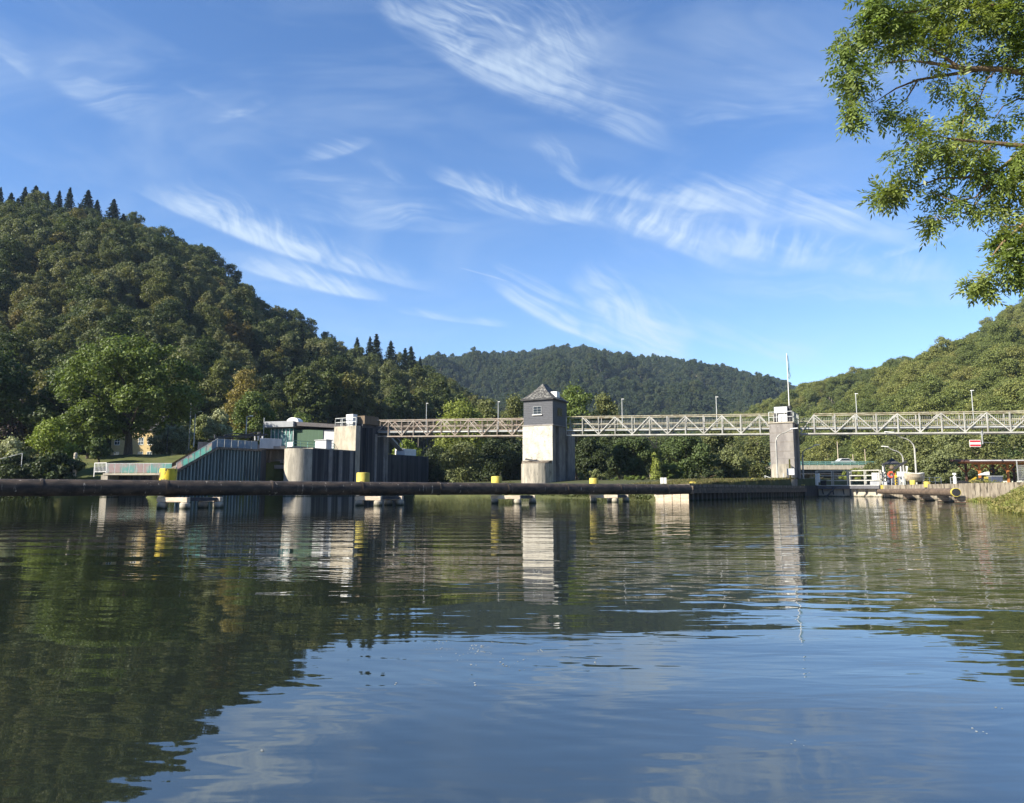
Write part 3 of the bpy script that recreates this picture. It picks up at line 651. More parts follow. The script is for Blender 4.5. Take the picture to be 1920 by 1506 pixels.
# spruces standing on the skyline of the left hill
KON = [(2, 352), (22, 362), (48, 352), (68, 349), (90, 360), (112, 358), (132, 353), (166, 357), (183, 376), (214, 374), (232, 402), (35, 372), (76, 372), (150, 384),
       (670, 634), (694, 632), (706, 628), (733, 640), (760, 654), (771, 650), (788, 670)]
for i, (x, y) in enumerate(KON):
    u = (x - CX) / F; Y = float(HL.ridge(u)) * (0.93 if i not in (0,) else .95); X = u * Y * 1.0
    top = P(x, y, Y); g0 = float(HL.h(top.x, Y)); H = top.z - g0 + 1.0; H = min(max(H, 17), 30); k = i % 2; f = H / (17 if k == 0 else 20)
    side = 'left end of the hill crest' if x < 300 else 'low right shoulder of the left hill'
    wz = rs.uniform(.95, 1.55); put_tree('K', k, top.x, Y, top.z - H, (f * wz, f * wz, f), rs.uniform(0, 6.28), 'spruce_tree', 'dark spruce standing on the skyline at the ' + side, 'spruces on the skyline of the left hill')
# spruces scattered within the left wood
for (x, t0) in [(290, .72), (150, .7), (520, .40), (500, .33), (556, .42), (540, .27), (590, .34), (470, .42), (600, .45), (330, .55), (575, .36), (485, .30), (535, .5)]:
    u = (x - CX) / F; Y = float(HL.foot(u)) + (float(HL.ridge(u)) - float(HL.foot(u))) * t0; X = u * Y
    f = rs.uniform(.55, .8); put_tree('K', rs.randint(0, 1), X, Y, float(HL.h(X, Y)), (f * 1.3, f * 1.3, f), rs.uniform(0, 6), 'spruce_tree', 'dark spruce among broadleaf trees on the left hillside', 'spruces inside the left wood')
gn_scatter('hillside_wood', ri, [FIRST[('L', k)] for k in range(5)] + [FIRST[('B', k)] for k in range(3)], 'dense mixed wood covering the upper left hillside', vi)
gn_scatter('hillside_wood', rrest, [FIRST[('R', k)] for k in (0, 1, 2, 4)], 'dense sunlit wood covering the upper right hillside', None, .5, .88)
cp = scatter(HC, 23, 6.2, -.2, .55); cp.sort(key=lambda p: p[1])
for k in range(5):
    p = cp[k * 9 + 40]; put_tree('C', k, p[0], p[1], p[2], (1, 1, 1), 0, 'broadleaf_tree', 'tree at the foot of the far wooded hill', 'trees at the foot of the far hill')
gn_scatter('hillside_wood', cp, [FIRST[('C', k)] for k in range(5)], 'dense wood covering the far hill across the valley', None, .62, .98)
rsr = random.Random(77); ringp = []
for _ in range(2600):
    a = rsr.uniform(R(93), R(267)); r = rsr.uniform(160, 400); x, y = r * math.sin(a), r * math.cos(a); ringp.append((x, y, float(ring_h(a, r)) + float(vnoise(x + 2000, y + 2000, 30, 6)) * 9, 0))
gn_scatter('hillside_wood', ringp, [FIRST[('C', k)] for k in range(5)], 'unseen wood on the ridges added behind the viewpoint', None, .8, 1.3)
vf = [(x, y, 3.0, 0) for (x, y) in [(rs.uniform(-60, 175), rs.uniform(165, 470)) for _ in range(420)] if -.12 < x / y < .36]
gn_scatter('valley_wood', vf, [FIRST[('L', k)] for k in (0, 2, 4)], 'belt of trees on the valley floor behind the weir')

# midground trees with trunk and crown parts
def tree(px, D, zb, top_py, width_px, mat, label, n=9000, s=.16, trunk_h=None, trunk_r=.2, name='broadleaf_tree', cat='tree', seed=1, shape=.8, z0=None, nl=34, group=None, lump=(.22, .40), bark='bark', dx=0):
    base = P(px, 900, D); top = P(px, top_py, D).z; H = top - zb; Rr = width_px / F * D / 2
    th = trunk_h if trunk_h is not None else H * .18; e = thing(name, label, cat, (base.x + dx, D, zb), 0, group)
    rs_ = np.random.RandomState(seed * 13 + int(px)); C, N = crown_pts(rs_, H, Rr, th if z0 is None else z0, nl, n, lump=lump, shape=shape); V = leaf_quads(C, N, s, rs_)
    me = quads_mesh('crown', V, [mat]); c = bpy.data.objects.new('crown', me); COL.objects.link(c); c.parent = e
    tb = MB(); lean = rs_.uniform(-.2, .2)
    tb.path([(0, 0, -.4), (lean * .3, 0, th * .5), (lean, 0, th), (lean * 1.5, .1, H * .7)], [trunk_r * 1.25, trunk_r, trunk_r * .8, trunk_r * .3], 8)
    for k in range(7):
        a = k * 2.4 + seed; z = th * .85 + (H * .5 - th * .8) * k / 7
        tb.path([(lean, 0, z), (math.cos(a) * Rr * .35, math.sin(a) * Rr * .35, z + H * .14), (math.cos(a) * Rr * .7, math.sin(a) * Rr * .7, z + H * .22)], [trunk_r * .45, trunk_r * .28, trunk_r * .1], 6)
    tb.build('trunk', M[bark], e, smooth=True); return e
tree(237, 87, 5.05, 632, 262, M['maple'], 'large spreading maple standing on the mown lawn', 44000, .17, 2.6, .42, seed=3, z0=1.9, nl=84, lump=(.16, .30), shape=.9)
tree(120, 94, 5.0, 676, 205, M['green2'], 'full green tree just behind and left of the lawn maple', 24000, .2, 2.0, .3, seed=5, nl=60, lump=(.18, .32))
tree(160, 84, 4.4, 760, 120, M['maple'], 'small leafy tree under the left side of the maple', 9000, .16, .8, .15, seed=6)
tree(95, 74, 2.2, 782, 95, M['yellowleaf'], 'yellow green bush above the dark bank shrubs', 9000, .12, .5, .12, name='bush', cat='bush', seed=7)
tree(28, 72, 1.6, 818, 95, M['silver'], 'silvery pale shrub at the left edge by the water', 8000, .12, .4, .1, name='bush', cat='bush', seed=8)
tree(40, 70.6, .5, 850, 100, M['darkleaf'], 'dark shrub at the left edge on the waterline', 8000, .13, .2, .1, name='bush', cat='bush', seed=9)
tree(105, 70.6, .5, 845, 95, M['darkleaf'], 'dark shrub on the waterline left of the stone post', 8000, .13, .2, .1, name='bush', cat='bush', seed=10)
tree(183, 80, 4.0, 820, 50, M['green2'], 'small round shrub on the lawn left of the maple trunk', 4000, .12, .2, .1, name='bush', cat='bush', seed=11)
tree(10, 108, 5, 690, 110, M['copper'], 'dark copper tree at the left edge of the photo', 14000, .2, 1, .3, seed=12)
tree(-60, 90, 5, 640, 200, M['green2'], 'tall green tree beyond the left edge of the lawn', 14000, .22, 2, .3, seed=13)
tree(300, 102, 5.2, 793, 52, M['silver'], 'pale willow shrub right behind the maple trunk', 7000, .13, .2, .12, name='bush', cat='bush', seed=14)
tree(336, 102, 5.2, 788, 50, M['silver'], 'pale willow shrub left of the thin grey mast', 7000, .13, .2, .12, name='bush', cat='bush', seed=15)
tree(374, 106, 5.2, 775, 62, M['willow'], 'olive tree behind the lamp post on the lawn', 8000, .15, .3, .15, seed=16)
tree(404, 98, 5.2, 768, 56, M['silver'], 'rounded silver willow right of the lawn lamp post', 9000, .13, .3, .15, seed=17, shape=1.6)
tree(470, 104, 5.2, 732, 84, M['maple'], 'green tree left of the control building', 11000, .16, .8, .2, seed=18)
tree(560, 112, 5.5, 772, 66, M['maple'], 'low leafy tree behind the control building roof', 6000, .16, .5, .15, seed=19)
tree(455, 125, 6, 690, 95, M['ochre'], 'ochre autumn tree on the slope above the weir wall', 9000, .2, 1, .2, seed=20)
tree(405, 132, 8, 672, 80, M['olive'], 'olive tree on the slope left of the ochre tree', 9000, .2, 1, .2, seed=120)
tree(760, 104, 2.5, 822, 62, M['yellowleaf'], 'yellow green bush beyond the weir pier steps', 5000, .14, .3, .12, name='bush', cat='bush', seed=21)
tree(858, 112, 2.5, 748, 128, M['lime'], 'bright yellow green tree behind the rusty truss span', 15000, .17, 1, .25, seed=22, nl=44)
tree(915, 120, 2.5, 745, 98, M['olive'], 'olive tree behind the truss left of the slate tower', 10000, .17, 1, .2, seed=23)
tree(965, 118, 2.5, 740, 84, M['olive'], 'olive tree touching the left side of the slate tower', 9000, .17, 1, .2, seed=24)
tree(868, 92, .8, 826, 90, M['willow'], 'grey green waterside willow left of the slate tower', 10000, .13, .1, .12, name='bush', cat='bush', seed=25)
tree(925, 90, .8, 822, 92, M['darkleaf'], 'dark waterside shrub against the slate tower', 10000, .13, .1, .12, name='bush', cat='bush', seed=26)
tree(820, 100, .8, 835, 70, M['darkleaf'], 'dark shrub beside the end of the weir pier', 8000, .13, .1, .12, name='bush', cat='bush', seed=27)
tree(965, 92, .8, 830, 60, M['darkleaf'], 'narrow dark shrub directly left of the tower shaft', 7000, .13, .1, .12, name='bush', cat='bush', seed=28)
tree(1080, 106, 2.2, 722, 112, M['maple'], 'green tree rising right of the slate tower', 15000, .17, 1, .25, seed=29, shape=.9)
tree(1132, 110, 2.2, 736, 86, M['olive'], 'brownish green tree behind the light span near the tower', 9000, .17, 1, .2, seed=30)
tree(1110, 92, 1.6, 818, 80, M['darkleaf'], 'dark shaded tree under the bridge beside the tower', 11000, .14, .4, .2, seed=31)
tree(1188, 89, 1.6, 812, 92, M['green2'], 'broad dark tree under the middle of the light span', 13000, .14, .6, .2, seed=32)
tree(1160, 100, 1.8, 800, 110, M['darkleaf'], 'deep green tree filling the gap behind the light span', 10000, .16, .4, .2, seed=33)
tree(1290, 88, 1.5, 808, 108, M['green2'], 'leafy green tree right of the ivy covered snag', 13000, .14, .5, .2, seed=34)
tree(1345, 98, 1.8, 800, 100, M['olive'], 'olive bush mass left of the grey pillar', 12000, .15, .3, .15, name='bush', cat='bush', seed=35)
tree(1375, 90, 1.5, 838, 80, M['willow'], 'grey green willow bush left of the road bridge', 9000, .13, .2, .12, name='bush', cat='bush', seed=36)
tree(1420, 108, 1.8, 822, 80, M['olive'], 'olive bush behind the grey pillar', 8000, .15, .3, .12, name='bush', cat='bush', seed=37)
tree(1255, 84, 1.5, 868, 70, M['maple'], 'low bush at the foot of the ivy snag', 6000, .12, .1, .1, name='bush', cat='bush', seed=38)
tree(1110, 82, 1.4, 880, 60, M['willow'], 'low shrub at the foot of the tower', 5000, .10, .1, .08, name='bush', cat='bush', seed=39)
tree(1180, 80, 1.3, 892, 90, M['maple'], 'low ground bush between tower and snag', 6000, .10, .1, .08, name='bush', cat='bush', seed=40)
tree(1330, 80, 1.3, 880, 80, M['darkleaf'], 'low dark bush behind the island bollards', 6000, .11, .1, .08, name='bush', cat='bush', seed=41)
tree(1820, 82, 1.1, 880, 34, M['darkleaf'], 'small dark bush left of the timber shelter', 4000, .10, .1, .08, name='bush', cat='bush', seed=42)
RB = [(1600, 120, 878, 60, 'lime', 'yellow bush seen under the road bridge'), (1660, 128, 860, 90, 'olive', 'olive bush behind the lock keeper pavilion'), (1730, 104, 815, 90, 'olive', 'tall olive bush behind the upturned boat'),
      (1770, 98, 845, 80, 'willow', 'grey green bush behind the white service post'), (1850, 98, 800, 110, 'olive', 'broad olive bush behind the timber shelter'), (1900, 108, 790, 120, 'green2', 'green tree behind the right end of the shelter'),
      (1800, 108, 800, 100, 'willow', 'willow bush behind the hanging red and white sign'), (1690, 118, 800, 90, 'willow', 'willow tree behind the tall quay lamp'), (1960, 90, 780, 120, 'olive', 'olive tree beyond the right edge of the shelter')]
for i, (x, D, ty, w, mk, lb) in enumerate(RB): tree(x, D, 1.3, ty, w, M[mk], lb, 9000, .15, .3, .15, name='bush' if 'bush' in lb else 'broadleaf_tree', cat='bush' if 'bush' in lb else 'tree', seed=60 + i)
# bare/ivy snag
e = thing('ivy_snag', 'dead forked tree trunk wrapped in ivy under the bridge', 'tree', P(1228, 905, 80.5) * 1.0)
e.location.z = 1.3
tb = MB(); tb.path([(0, 0, -.3), (.1, 0, 2), (.15, 0, 3.9), (-.3, 0, 4.8), (-.9, 0, 5.4)], [.2, .16, .1, .06, .03], 7); tb.path([(.15, 0, 3.8), (.3, 0, 4.8), (.2, 0, 5.6)], [.09, .05, .02], 6); tb.build('trunk', M['barkl'], e, smooth=True)
rs_ = np.random.RandomState(3); nn = 2600; a = rs_.rand(nn) * 6.28; z = rs_.rand(nn) * 4.0; rr = (.75 - z * .12) * rs_.rand(nn) ** .5 * (1 + .9 * vnoise(a * 2, z * 1.0, .8, 5))
C = np.stack([np.cos(a) * rr + .1, np.sin(a) * rr, z], 1); N = np.stack([np.cos(a), np.sin(a), .4 + 0 * a], 1) + rs_.normal(size=(nn, 3)) * .4
c = bpy.data.objects.new('ivy', quads_mesh('ivy', leaf_quads(C, N, .10, rs_), [M['lime']])); COL.objects.link(c); c.parent = e

# rough grass
def blades(name, pts, h, mat, label, seed=1, w=.02, lean=.5):
    rs_ = np.random.RandomState(seed); pts = np.array(pts); n = len(pts); a = rs_.rand(n) * 6.28; hh = h * rs_.uniform(.4, 1.3, n)
    d = np.stack([np.cos(a), np.sin(a), 0 * a], 1); b_ = rs_.rand(n) * 6.28; ln = np.stack([np.cos(b_), np.sin(b_), 0 * b_], 1) * (hh * lean * rs_.rand(n))[:, None]
    up = np.stack([0 * a, 0 * a, hh], 1); ww = (w * rs_.uniform(.6, 1.4, n))[:, None]
    V = np.stack([pts - d * ww, pts + d * ww, pts + d * ww * .3 + up + ln, pts - d * ww * .3 + up + ln], 1).reshape(-1, 3)
    o = bpy.data.objects.new(name, quads_mesh(name, V, [mat])); COL.objects.link(o); tag(o, label, 'grass', kind='stuff'); return o
rs_ = np.random.RandomState(9)
M['blade'] = leafmat('grass_blade', [(0, (.09, .14, .03)), (.6, (.15, .18, .04)), (1, (.24, .21, .08))], var=1.6, trans=.35, nsc=.8)
Y = rs_.uniform(-8, 46, 52000); sx = np.interp(Y, [p[1] for p in shore][::-1], [p[0] for p in shore][::-1]); X = sx + rs_.rand(len(Y)) ** 1.1 * 7.5 - .1; Z = right_bank(X, Y)
k = (Z > -.1) & ~((X > 32.5) & (Y > 36)); blades('bank_grass', np.stack([X, Y, Z - .03], 1)[k], .26, M['blade'], 'tall rough grass and reeds on the right bank', 2, .028)
def herbs(name, C, s, mat, label, seed=1):
    rs2 = np.random.RandomState(seed); N = rs2.normal(size=C.shape) + np.array([0, 0, .8]); o = bpy.data.objects.new(name, quads_mesh(name, leaf_quads(C, N, s, rs2, .45), [mat])); COL.objects.link(o); tag(o, label, 'plants', kind='stuff'); return o
Y = rs_.uniform(-8, 47, 84000); sx = np.interp(Y, [p[1] for p in shore][::-1], [p[0] for p in shore][::-1]); X = sx + rs_.rand(len(Y)) * 6.5 - .25; Z = np.maximum(right_bank(X, Y), -.02)
hh_ = .10 + .45 * np.clip(vnoise(X, Y, .8, 14) + .45, 0, 1) * np.clip(vnoise(X, Y, 3.1, 15) + .7, .2, 1.2); k = ~((X > 31.5) & (Y > 38)) & (X - sx < 6.2)
herbs('bank_herbs', np.stack([X, Y, Z + hh_ * rs_.rand(len(Y)) ** .6], 1)[k], .055, M['blade'], 'low leafy herbs overhanging the right water edge', 5)
M['shoreleaf'] = leafmat('shore_plant_leaves', [(0, (.025, .040, .012)), (.6, (.045, .062, .018)), (1, (.08, .085, .03))], var=1.6, trans=.25, nsc=.5)
M['blade2'] = leafmat('quay_grass_blade', [(0, (.05, .07, .018)), (.6, (.075, .085, .025)), (1, (.12, .10, .04))], var=1.6, trans=.2, nsc=.8)
def shore_strip(x0, x1, fy, n, hmax, name, label, seed):
    q = np.random.RandomState(seed); X = q.uniform(x0, x1, n); Y = fy(X) + q.rand(n) * 1.6 - .3
    hh = hmax * np.clip(vnoise(X, Y, 2.3, seed) + .55, .12, 1); herbs(name, np.stack([X, Y, q.rand(n) * hh], 1), .11, M['shoreleaf'], label, seed)
shore_strip(-75, -44, lambda X: 68.2 + 0 * X, 26000, 2.2, 'shore_plants', 'dark plants hanging over the left waterline', 31)
def qinv(X): return np.interp(-X, [-10, -8.5, -6.5, -3.5, 2, 9, 13, 30], [48.9, 55, 62, 70, 78, 84, 90, 200])
q = np.random.RandomState(33); Yq = q.uniform(49.6, 92, 52000); Xq = np.interp(Yq, [40, 49, 55, 62, 70, 78, 84, 90, 200], [60, 9.6, 8.5, 6.5, 3.5, -2, -9, -13, -30]) + q.rand(52000) * 1.8 - .2
hq = 1.5 * np.clip(vnoise(Xq, Yq, 2.6, 33) + .5, .15, 1) * np.interp(Yq, [49, 58, 70, 92], [.35, .6, 1, 1.5])
herbs('shore_plants', np.stack([Xq, Yq, q.rand(52000) * hq], 1), .09, M['shoreleaf'], 'dark plants along the left shore of the lock island', 34)
t_ = rs_.rand(16000); s_ = rs_.rand(16000) ** 1.5 * 9 + .3; X = A0[0] + lock_d[0] * t_ * 29 - lock_p[0] * s_; Y = A0[1] + lock_d[1] * t_ * 29 - lock_p[1] * s_; Z = island(X, Y); k = Z > 0
blades('island_grass', np.stack([X, Y, Z - .03], 1)[k], .16, M['blade2'], 'rough grass on top of the lock island quay', 3, .03)
# ================================================================ structures
# ---- long guide pipe on dolphins
pp_px = [(-60, 29, 0), (310, 0, 0)]
D1 = P(310, 918, 28.8); D2 = P(690, 918, 36.8)
pl0 = Vector((-13.95, 28.9, 0)); pl1 = Vector((A0[0] - .15, A0[1] - .75, 0)); pd = (pl1 - pl0).normalized()
pstart = pl0 - pd * 14
e = thing('guide_pipe', 'long dark rust stained steel guide pipe lying low over the water', 'pipe', (pstart.x, pstart.y, 0))
mb = MB(); mb.path([pstart + Vector((0, 0, .83)), pl0 + Vector((0, 0, .81)), pl1 + Vector((0, 0, .765))], .31, 28); mb.build('pipe', M['pipe'], e, world=True, smooth=True)
mb = MB(); L = (pl1 - pstart).length
for k in range(11):
    c = pstart + pd * (1.5 + k * 4.2); z = .83 - .065 * (1.5 + k * 4.2) / L
    mb.path([c + Vector((0, 0, z)) - pd * .04, c + Vector((0, 0, z)) + pd * .04], .335, 28)
mb.build('pipe_collar', M['pipe'], e, world=True, smooth=True)
pn = Vector((-pd.y, pd.x, 0))      # pointing away from the camera
dol_px = [(312, 'yellow bollard drum with black scuffs, leftmost above the guide pipe'), (680, 'clean yellow bollard drum above the guide pipe in front of the weir pier'),
          (935, 'yellow bollard drum left of the slate tower above the guide pipe'), (1113, 'yellow bollard drum right of the slate tower above the guide pipe')]
dl = ['leftmost pile dolphin under the guide pipe below the scuffed yellow drum', 'pile dolphin under the guide pipe in front of the weir pier', 'pile dolphin under the guide pipe left of the slate tower', 'pile dolphin under the guide pipe right of the slate tower']
BEAMS = [(299, 356, 315), (668, 716, 680.5), (921, 976, 931), (1106, 1158, 1113.5)]
M['scuffed'] = surf('scuffed_yellow_paint', (.66, .50, .03), (.50, .36, .03), (1, 1, .6), 4, .6, c3=(.05, .04, .03), s3=(1, 1, .45), n3=4.5, t3=(.57, .63))
rzp = math.atan2(pd.y, pd.x)
for i, (px, lb) in enumerate(dol_px):
    x0, x1, xd = BEAMS[i]; sp_ = hit((x0 + x1) / 2, (pl0.x, pl0.y), (pd.x, pd.y)); cp_ = pl0 + pd * sp_ - Vector((0, .45, 0)); bd_ = Vector((math.cos(R(-14)), math.sin(R(-14)), 0))
    s1 = hit(x0, (cp_.x, cp_.y), (bd_.x, bd_.y)); s2 = hit(x1, (cp_.x, cp_.y), (bd_.x, bd_.y)); wdt = s2 - s1
    c = cp_ + bd_ * s1; e = thing('pile_dolphin', dl[i], 'dolphin', (c.x, c.y, 0), R(-14), 'pile dolphins under the guide pipe')
    b1 = MB(); b1.box(0, wdt, -.1, .1, .25, .44); b1.build('crossbeam', M['palebeam'], e, bevel=.02)
    b1 = MB(); b1.box(.9, wdt + .5, 1.25, 1.45, .25, .44); b1.build('crossbeam', M['palebeam'], e, bevel=.02)
    b1 = MB(); b1.beam((.2, .1, .36), (1.1, 1.26, .36), .18, .14); b1.beam((wdt - .3, .1, .36), (wdt + .3, 1.26, .36), .18, .14); b1.build('tie_beam', M['steeld'], e)
    for (x, y) in ((.2, .0), (wdt - .16, .0), (1.05, 1.35), (wdt + .35, 1.35)):
        b1 = MB(); b1.lathe([(.20, -2.3), (.20, .03), (.205, .05), (.20, .07), (.195, .20), (.15, .248)], 18, (x, y, 0)); b1.build('pile', M['concrete'], e, smooth=True)
    oD = pl0 + pn * .62; sd1 = hit(xd, (oD.x, oD.y), (pd.x, pd.y)); q = oD + pd * sd1; dw = (.33, .31, .285, .275)[i]; topz_ = P(xd, (878.5, 886, 893, 896.5)[i], q.y).z
    e2 = thing('mooring_bollard', lb, 'bollard', (q.x, q.y, .47), 0, 'yellow bollard drums along the guide pipe'); r = dw; hd = topz_ - .47
    b2 = MB(); b2.lathe([(r, 0), (r, hd - .05), (r * .96, hd - .01), (r * .5, hd)], 28); b2.build('drum', M['yellow'] if i else M['scuffed'], e2, smooth=True)
    b2 = MB(); b2.lathe([(r + .015, -.02), (r + .015, .08)], 28); b2.build('base_ring', M['steeld'], e2, smooth=True)

# ---- quay of the lock island (sheet piles) + concrete head
e = thing('quay_wall', 'dark ribbed sheet pile quay wall of the lock island', 'quay wall', (A0[0], A0[1], 0))
mb = MB(); n = int(math.hypot(B0[0] - A0[0], B0[1] - A0[1]) / .8); st = math.hypot(B0[0] - A0[0], B0[1] - A0[1]) / n
poly = []
for k in range(n):
    for (q, dd) in ((0, 0), (.35, 0), (.5, .28), (.85, .28)):
        s = (k + q) * st; off = -dd; poly.append((A0[0] + lock_d[0] * s + lock_p[0] * off, A0[1] + lock_d[1] * s + lock_p[1] * off))
far = [(p[0] - lock_p[0] * .1, p[1] - lock_p[1] * .1) for p in poly]
for k in range(len(poly) - 1):
    a, b_ = poly[k], poly[k + 1]; mb.quad((a[0], a[1], -2), (b_[0], b_[1], -2), (b_[0], b_[1], .92), (a[0], a[1], .92))
M['piling'] = surf('ribbed_quay_sheet_steel', (.13, .12, .105), (.06, .055, .05), (2, 2, .15), 2, .85, tide=True)
mb.build('sheet_piling', M['piling'], e, world=True)
mb = MB(); q = lock_p
mb.prism([(A0[0] + q[0] * .12, A0[1] + q[1] * .12), (B0[0] + q[0] * .12, B0[1] + q[1] * .12), (B0[0] - q[0] * .7, B0[1] - q[1] * .7), (A0[0] - q[0] * .7, A0[1] - q[1] * .7)], .90, 1.12)
mb.build('capping_beam', M['moss'], e, world=True)
mb = MB(); mb.prism([(A0[0] + q[0] * .30, A0[1] + q[1] * .30), (B0[0] + q[0] * .30, B0[1] + q[1] * .30), (B0[0] + q[0] * .02, B0[1] + q[1] * .02), (A0[0] + q[0] * .02, A0[1] + q[1] * .02)], .50, .88)
mb.build('waler', M['pipe'], e, world=True)
mb = MB(); w = 5.6; mb.prism([(B0[0] + .12 * q[0], B0[1] + .12 * q[1]), (B0[0] - q[0] * .6 + .02, B0[1] - q[1] * .6), (B0[0] - q[0] * .6 + lock_d[0] * 30, B0[1] - q[1] * .6 + lock_d[1] * 30), (B0[0] + .12 * q[0] + lock_d[0] * 30, B0[1] + .12 * q[1] + lock_d[1] * 30)], -2, 1.15)
mb.build('lock_wall', M['darkwall'], e, world=True)
mb = MB(); fx = (A0[0] - E0[0]); fy = A0[1] - E0[1]
for k in range(4):
    a = (E0[0] + fx * k / 4, E0[1] + fy * k / 4); b_ = (E0[0] + fx * (k + .93) / 4, E0[1] + fy * (k + .93) / 4)
    mb.prism([(a[0], a[1] - .3), (b_[0], b_[1] - .3), (b_[0], b_[1] + .3), (a[0], a[1] + .3)], -2, .46)
mb.build('end_panel', M['palebeam'], e, world=True)
mb = MB(); mb.prism([(E0[0] - .1, E0[1] - .4), (A0[0] + .25, A0[1] - .4), (A0[0] + .25, A0[1] + .5), (E0[0] - .1, E0[1] + .5)], .47, 1.0); mb.build('head_block', M['moss'], e, world=True)

# ---- slate tower (gate house) on shaft
def front_right(px, D): p = P(px, 900, D); return (p.x, p.y)
RT = R(27); dT = (math.sin(RT), math.cos(RT)); pT = (math.cos(RT), -math.sin(RT))
c = front_right(1036.5, 79.0); sT = hit(980, c, (-pT[0], -pT[1])); wT = hit(1079, c, dT); wH = hit(1063, c, dT)
ctr = (c[0] - pT[0] * sT / 2, c[1] - pT[1] * sT / 2)
e = thing('gate_tower', 'tall cream gate tower with dark slate clad house and pyramid roof', 'tower', (ctr[0], ctr[1], 0), -RT)
zs = P(1000, 797, 79).z; ze = P(1010, 746, 79).z; za = P(1015, 718, 80.5).z
h = sT / 2
mb = MB()
mb.box(-h, h, 0, .12, -2, zs); mb.build('shaft_front', M['render'], e, bevel=.02); mb = MB()
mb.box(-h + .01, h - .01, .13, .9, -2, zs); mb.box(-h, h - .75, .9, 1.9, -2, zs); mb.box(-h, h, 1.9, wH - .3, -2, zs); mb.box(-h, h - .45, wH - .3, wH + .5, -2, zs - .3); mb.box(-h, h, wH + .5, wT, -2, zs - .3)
mb.build('shaft', M['pillar'], e, bevel=.03)  # sides darker than the front: their shade is put into the colour
mb = MB(); mb.box(-h + .12, h + .03, -.12 + .15, wH + .05, zs, ze)
house = mb.build('slate_house', M['slate'], e)
# slate courses
mb = MB()
for k in range(15):
    z = zs + .06 + k * (ze - zs - .1) / 15
    mb.box(-h + .10, h + .05, .01, .03, z, z + .012); mb.box(h + .03, h + .045, .03, wH + .05, z, z + .012)
mb.build('slate_course', M['steeld'], e)
mb = MB(); mb.box(-h - .02, h + .12, -.05, wH + .12, zs - .02, zs + .12); mb.build('drip_sill', M['pillar'], e, bevel=.02)
# roof : flared hip with short ridge running back
mb = MB(); o_ = .28; y0 = -.12 - o_ + .1; y1 = wH + o_; x0 = -h - o_ + .1; x1 = h + o_; ym = (y0 + y1) / 2
hr = za - ze; lv = [(0, ze - .04), (.22, ze + hr * .13), (.58, ze + hr * .48), (1.0, za)]
rings = []
for (f, z) in lv:
    gy = f * (ym - y0) * .74; gx = f * (x1 - x0) / 2
    rings.append([(x0 + gx, y0 + gy, z), (x1 - gx, y0 + gy, z), (x1 - gx, y1 - gy, z), (x0 + gx, y1 - gy, z)])
vs = [v for r_ in rings for v in r_]; fs = []
for i in range(len(lv) - 1):
    for k in range(4): fs.append((i * 4 + k, i * 4 + (k + 1) % 4, (i + 1) * 4 + (k + 1) % 4, (i + 1) * 4 + k))
fs.append((3, 2, 1, 0)); mb.add(vs, fs); mb.build('roof', M['roof'], e)
mb = MB(); mb.box(x0 + .05, x1 - .05, y0 + .05, y1 - .05, ze - .16, ze - .045); mb.build('eaves', M['steeld'], e)
mb = MB(); mb.box(h - .85, h - .12, wH * .38, wH * .60, ze + .25, ze + .92); mb.build('roof_vent', M['white'], e, bevel=.02)
mb = MB(); mb.box(-h + .0, -h + .9, wH * .55, wH * .8, ze + .45, ze + .95); mb.build('roof_vent', M['white'], e, bevel=.02)
def window(e, x0, x1, z0, z1, y, depth=.1, nx=2, nz=2, axis='y', frame='white', bar=.022):
    mb = MB(); mb2 = MB()
    def bx(m_, a, b_, c_, d_, o0, o1):
        if axis == 'y': m_.box(a, b_, y + o0, y + o1, c_, d_)
        else: m_.box(y - o1, y - o0, a, b_, c_, d_)
    t = .05
    bx(mb, x0, x1, z0, z0 + t * 1.4, -.05, .02); bx(mb, x0, x1, z1 - t, z1, -.03, .02); bx(mb, x0, x0 + t, z0 + t, z1 - t, -.03, .02); bx(mb, x1 - t, x1, z0 + t, z1 - t, -.03, .02)
    for k in range(1, nx): xx = x0 + (x1 - x0) * k / nx; bx(mb, xx - bar, xx + bar, z0 + t, z1 - t, -.025, .02)
    for k in range(1, nz): zz = z0 + (z1 - z0) * k / nz; bx(mb, x0 + t, x1 - t, zz - bar, zz + bar, -.028, .02)
    f = mb.build('window', M[frame], e); bx(mb2, x0 + .03, x1 - .03, z0 + .03, z1 - .03, -.012, .01); mb2.build('pane', M['glassy'], f)
wz0 = P(1000, 776, 79).z; wz1 = P(1000, 760.5, 79).z
window(e, -.52, .52, wz0, wz1, .0 + .005, nx=2, nz=3, frame='fascia', bar=.014)
mb = MB(); mb.box(-.6, .6, -.12, .02, wz0 - .07, wz0 - .002); mb.build('window_sill', M['white'], e)
window(e, wH * .33, wH * .66, wz0 - .1, wz1 - .1, h + .055, nx=3, nz=1, axis='x', frame='brown')
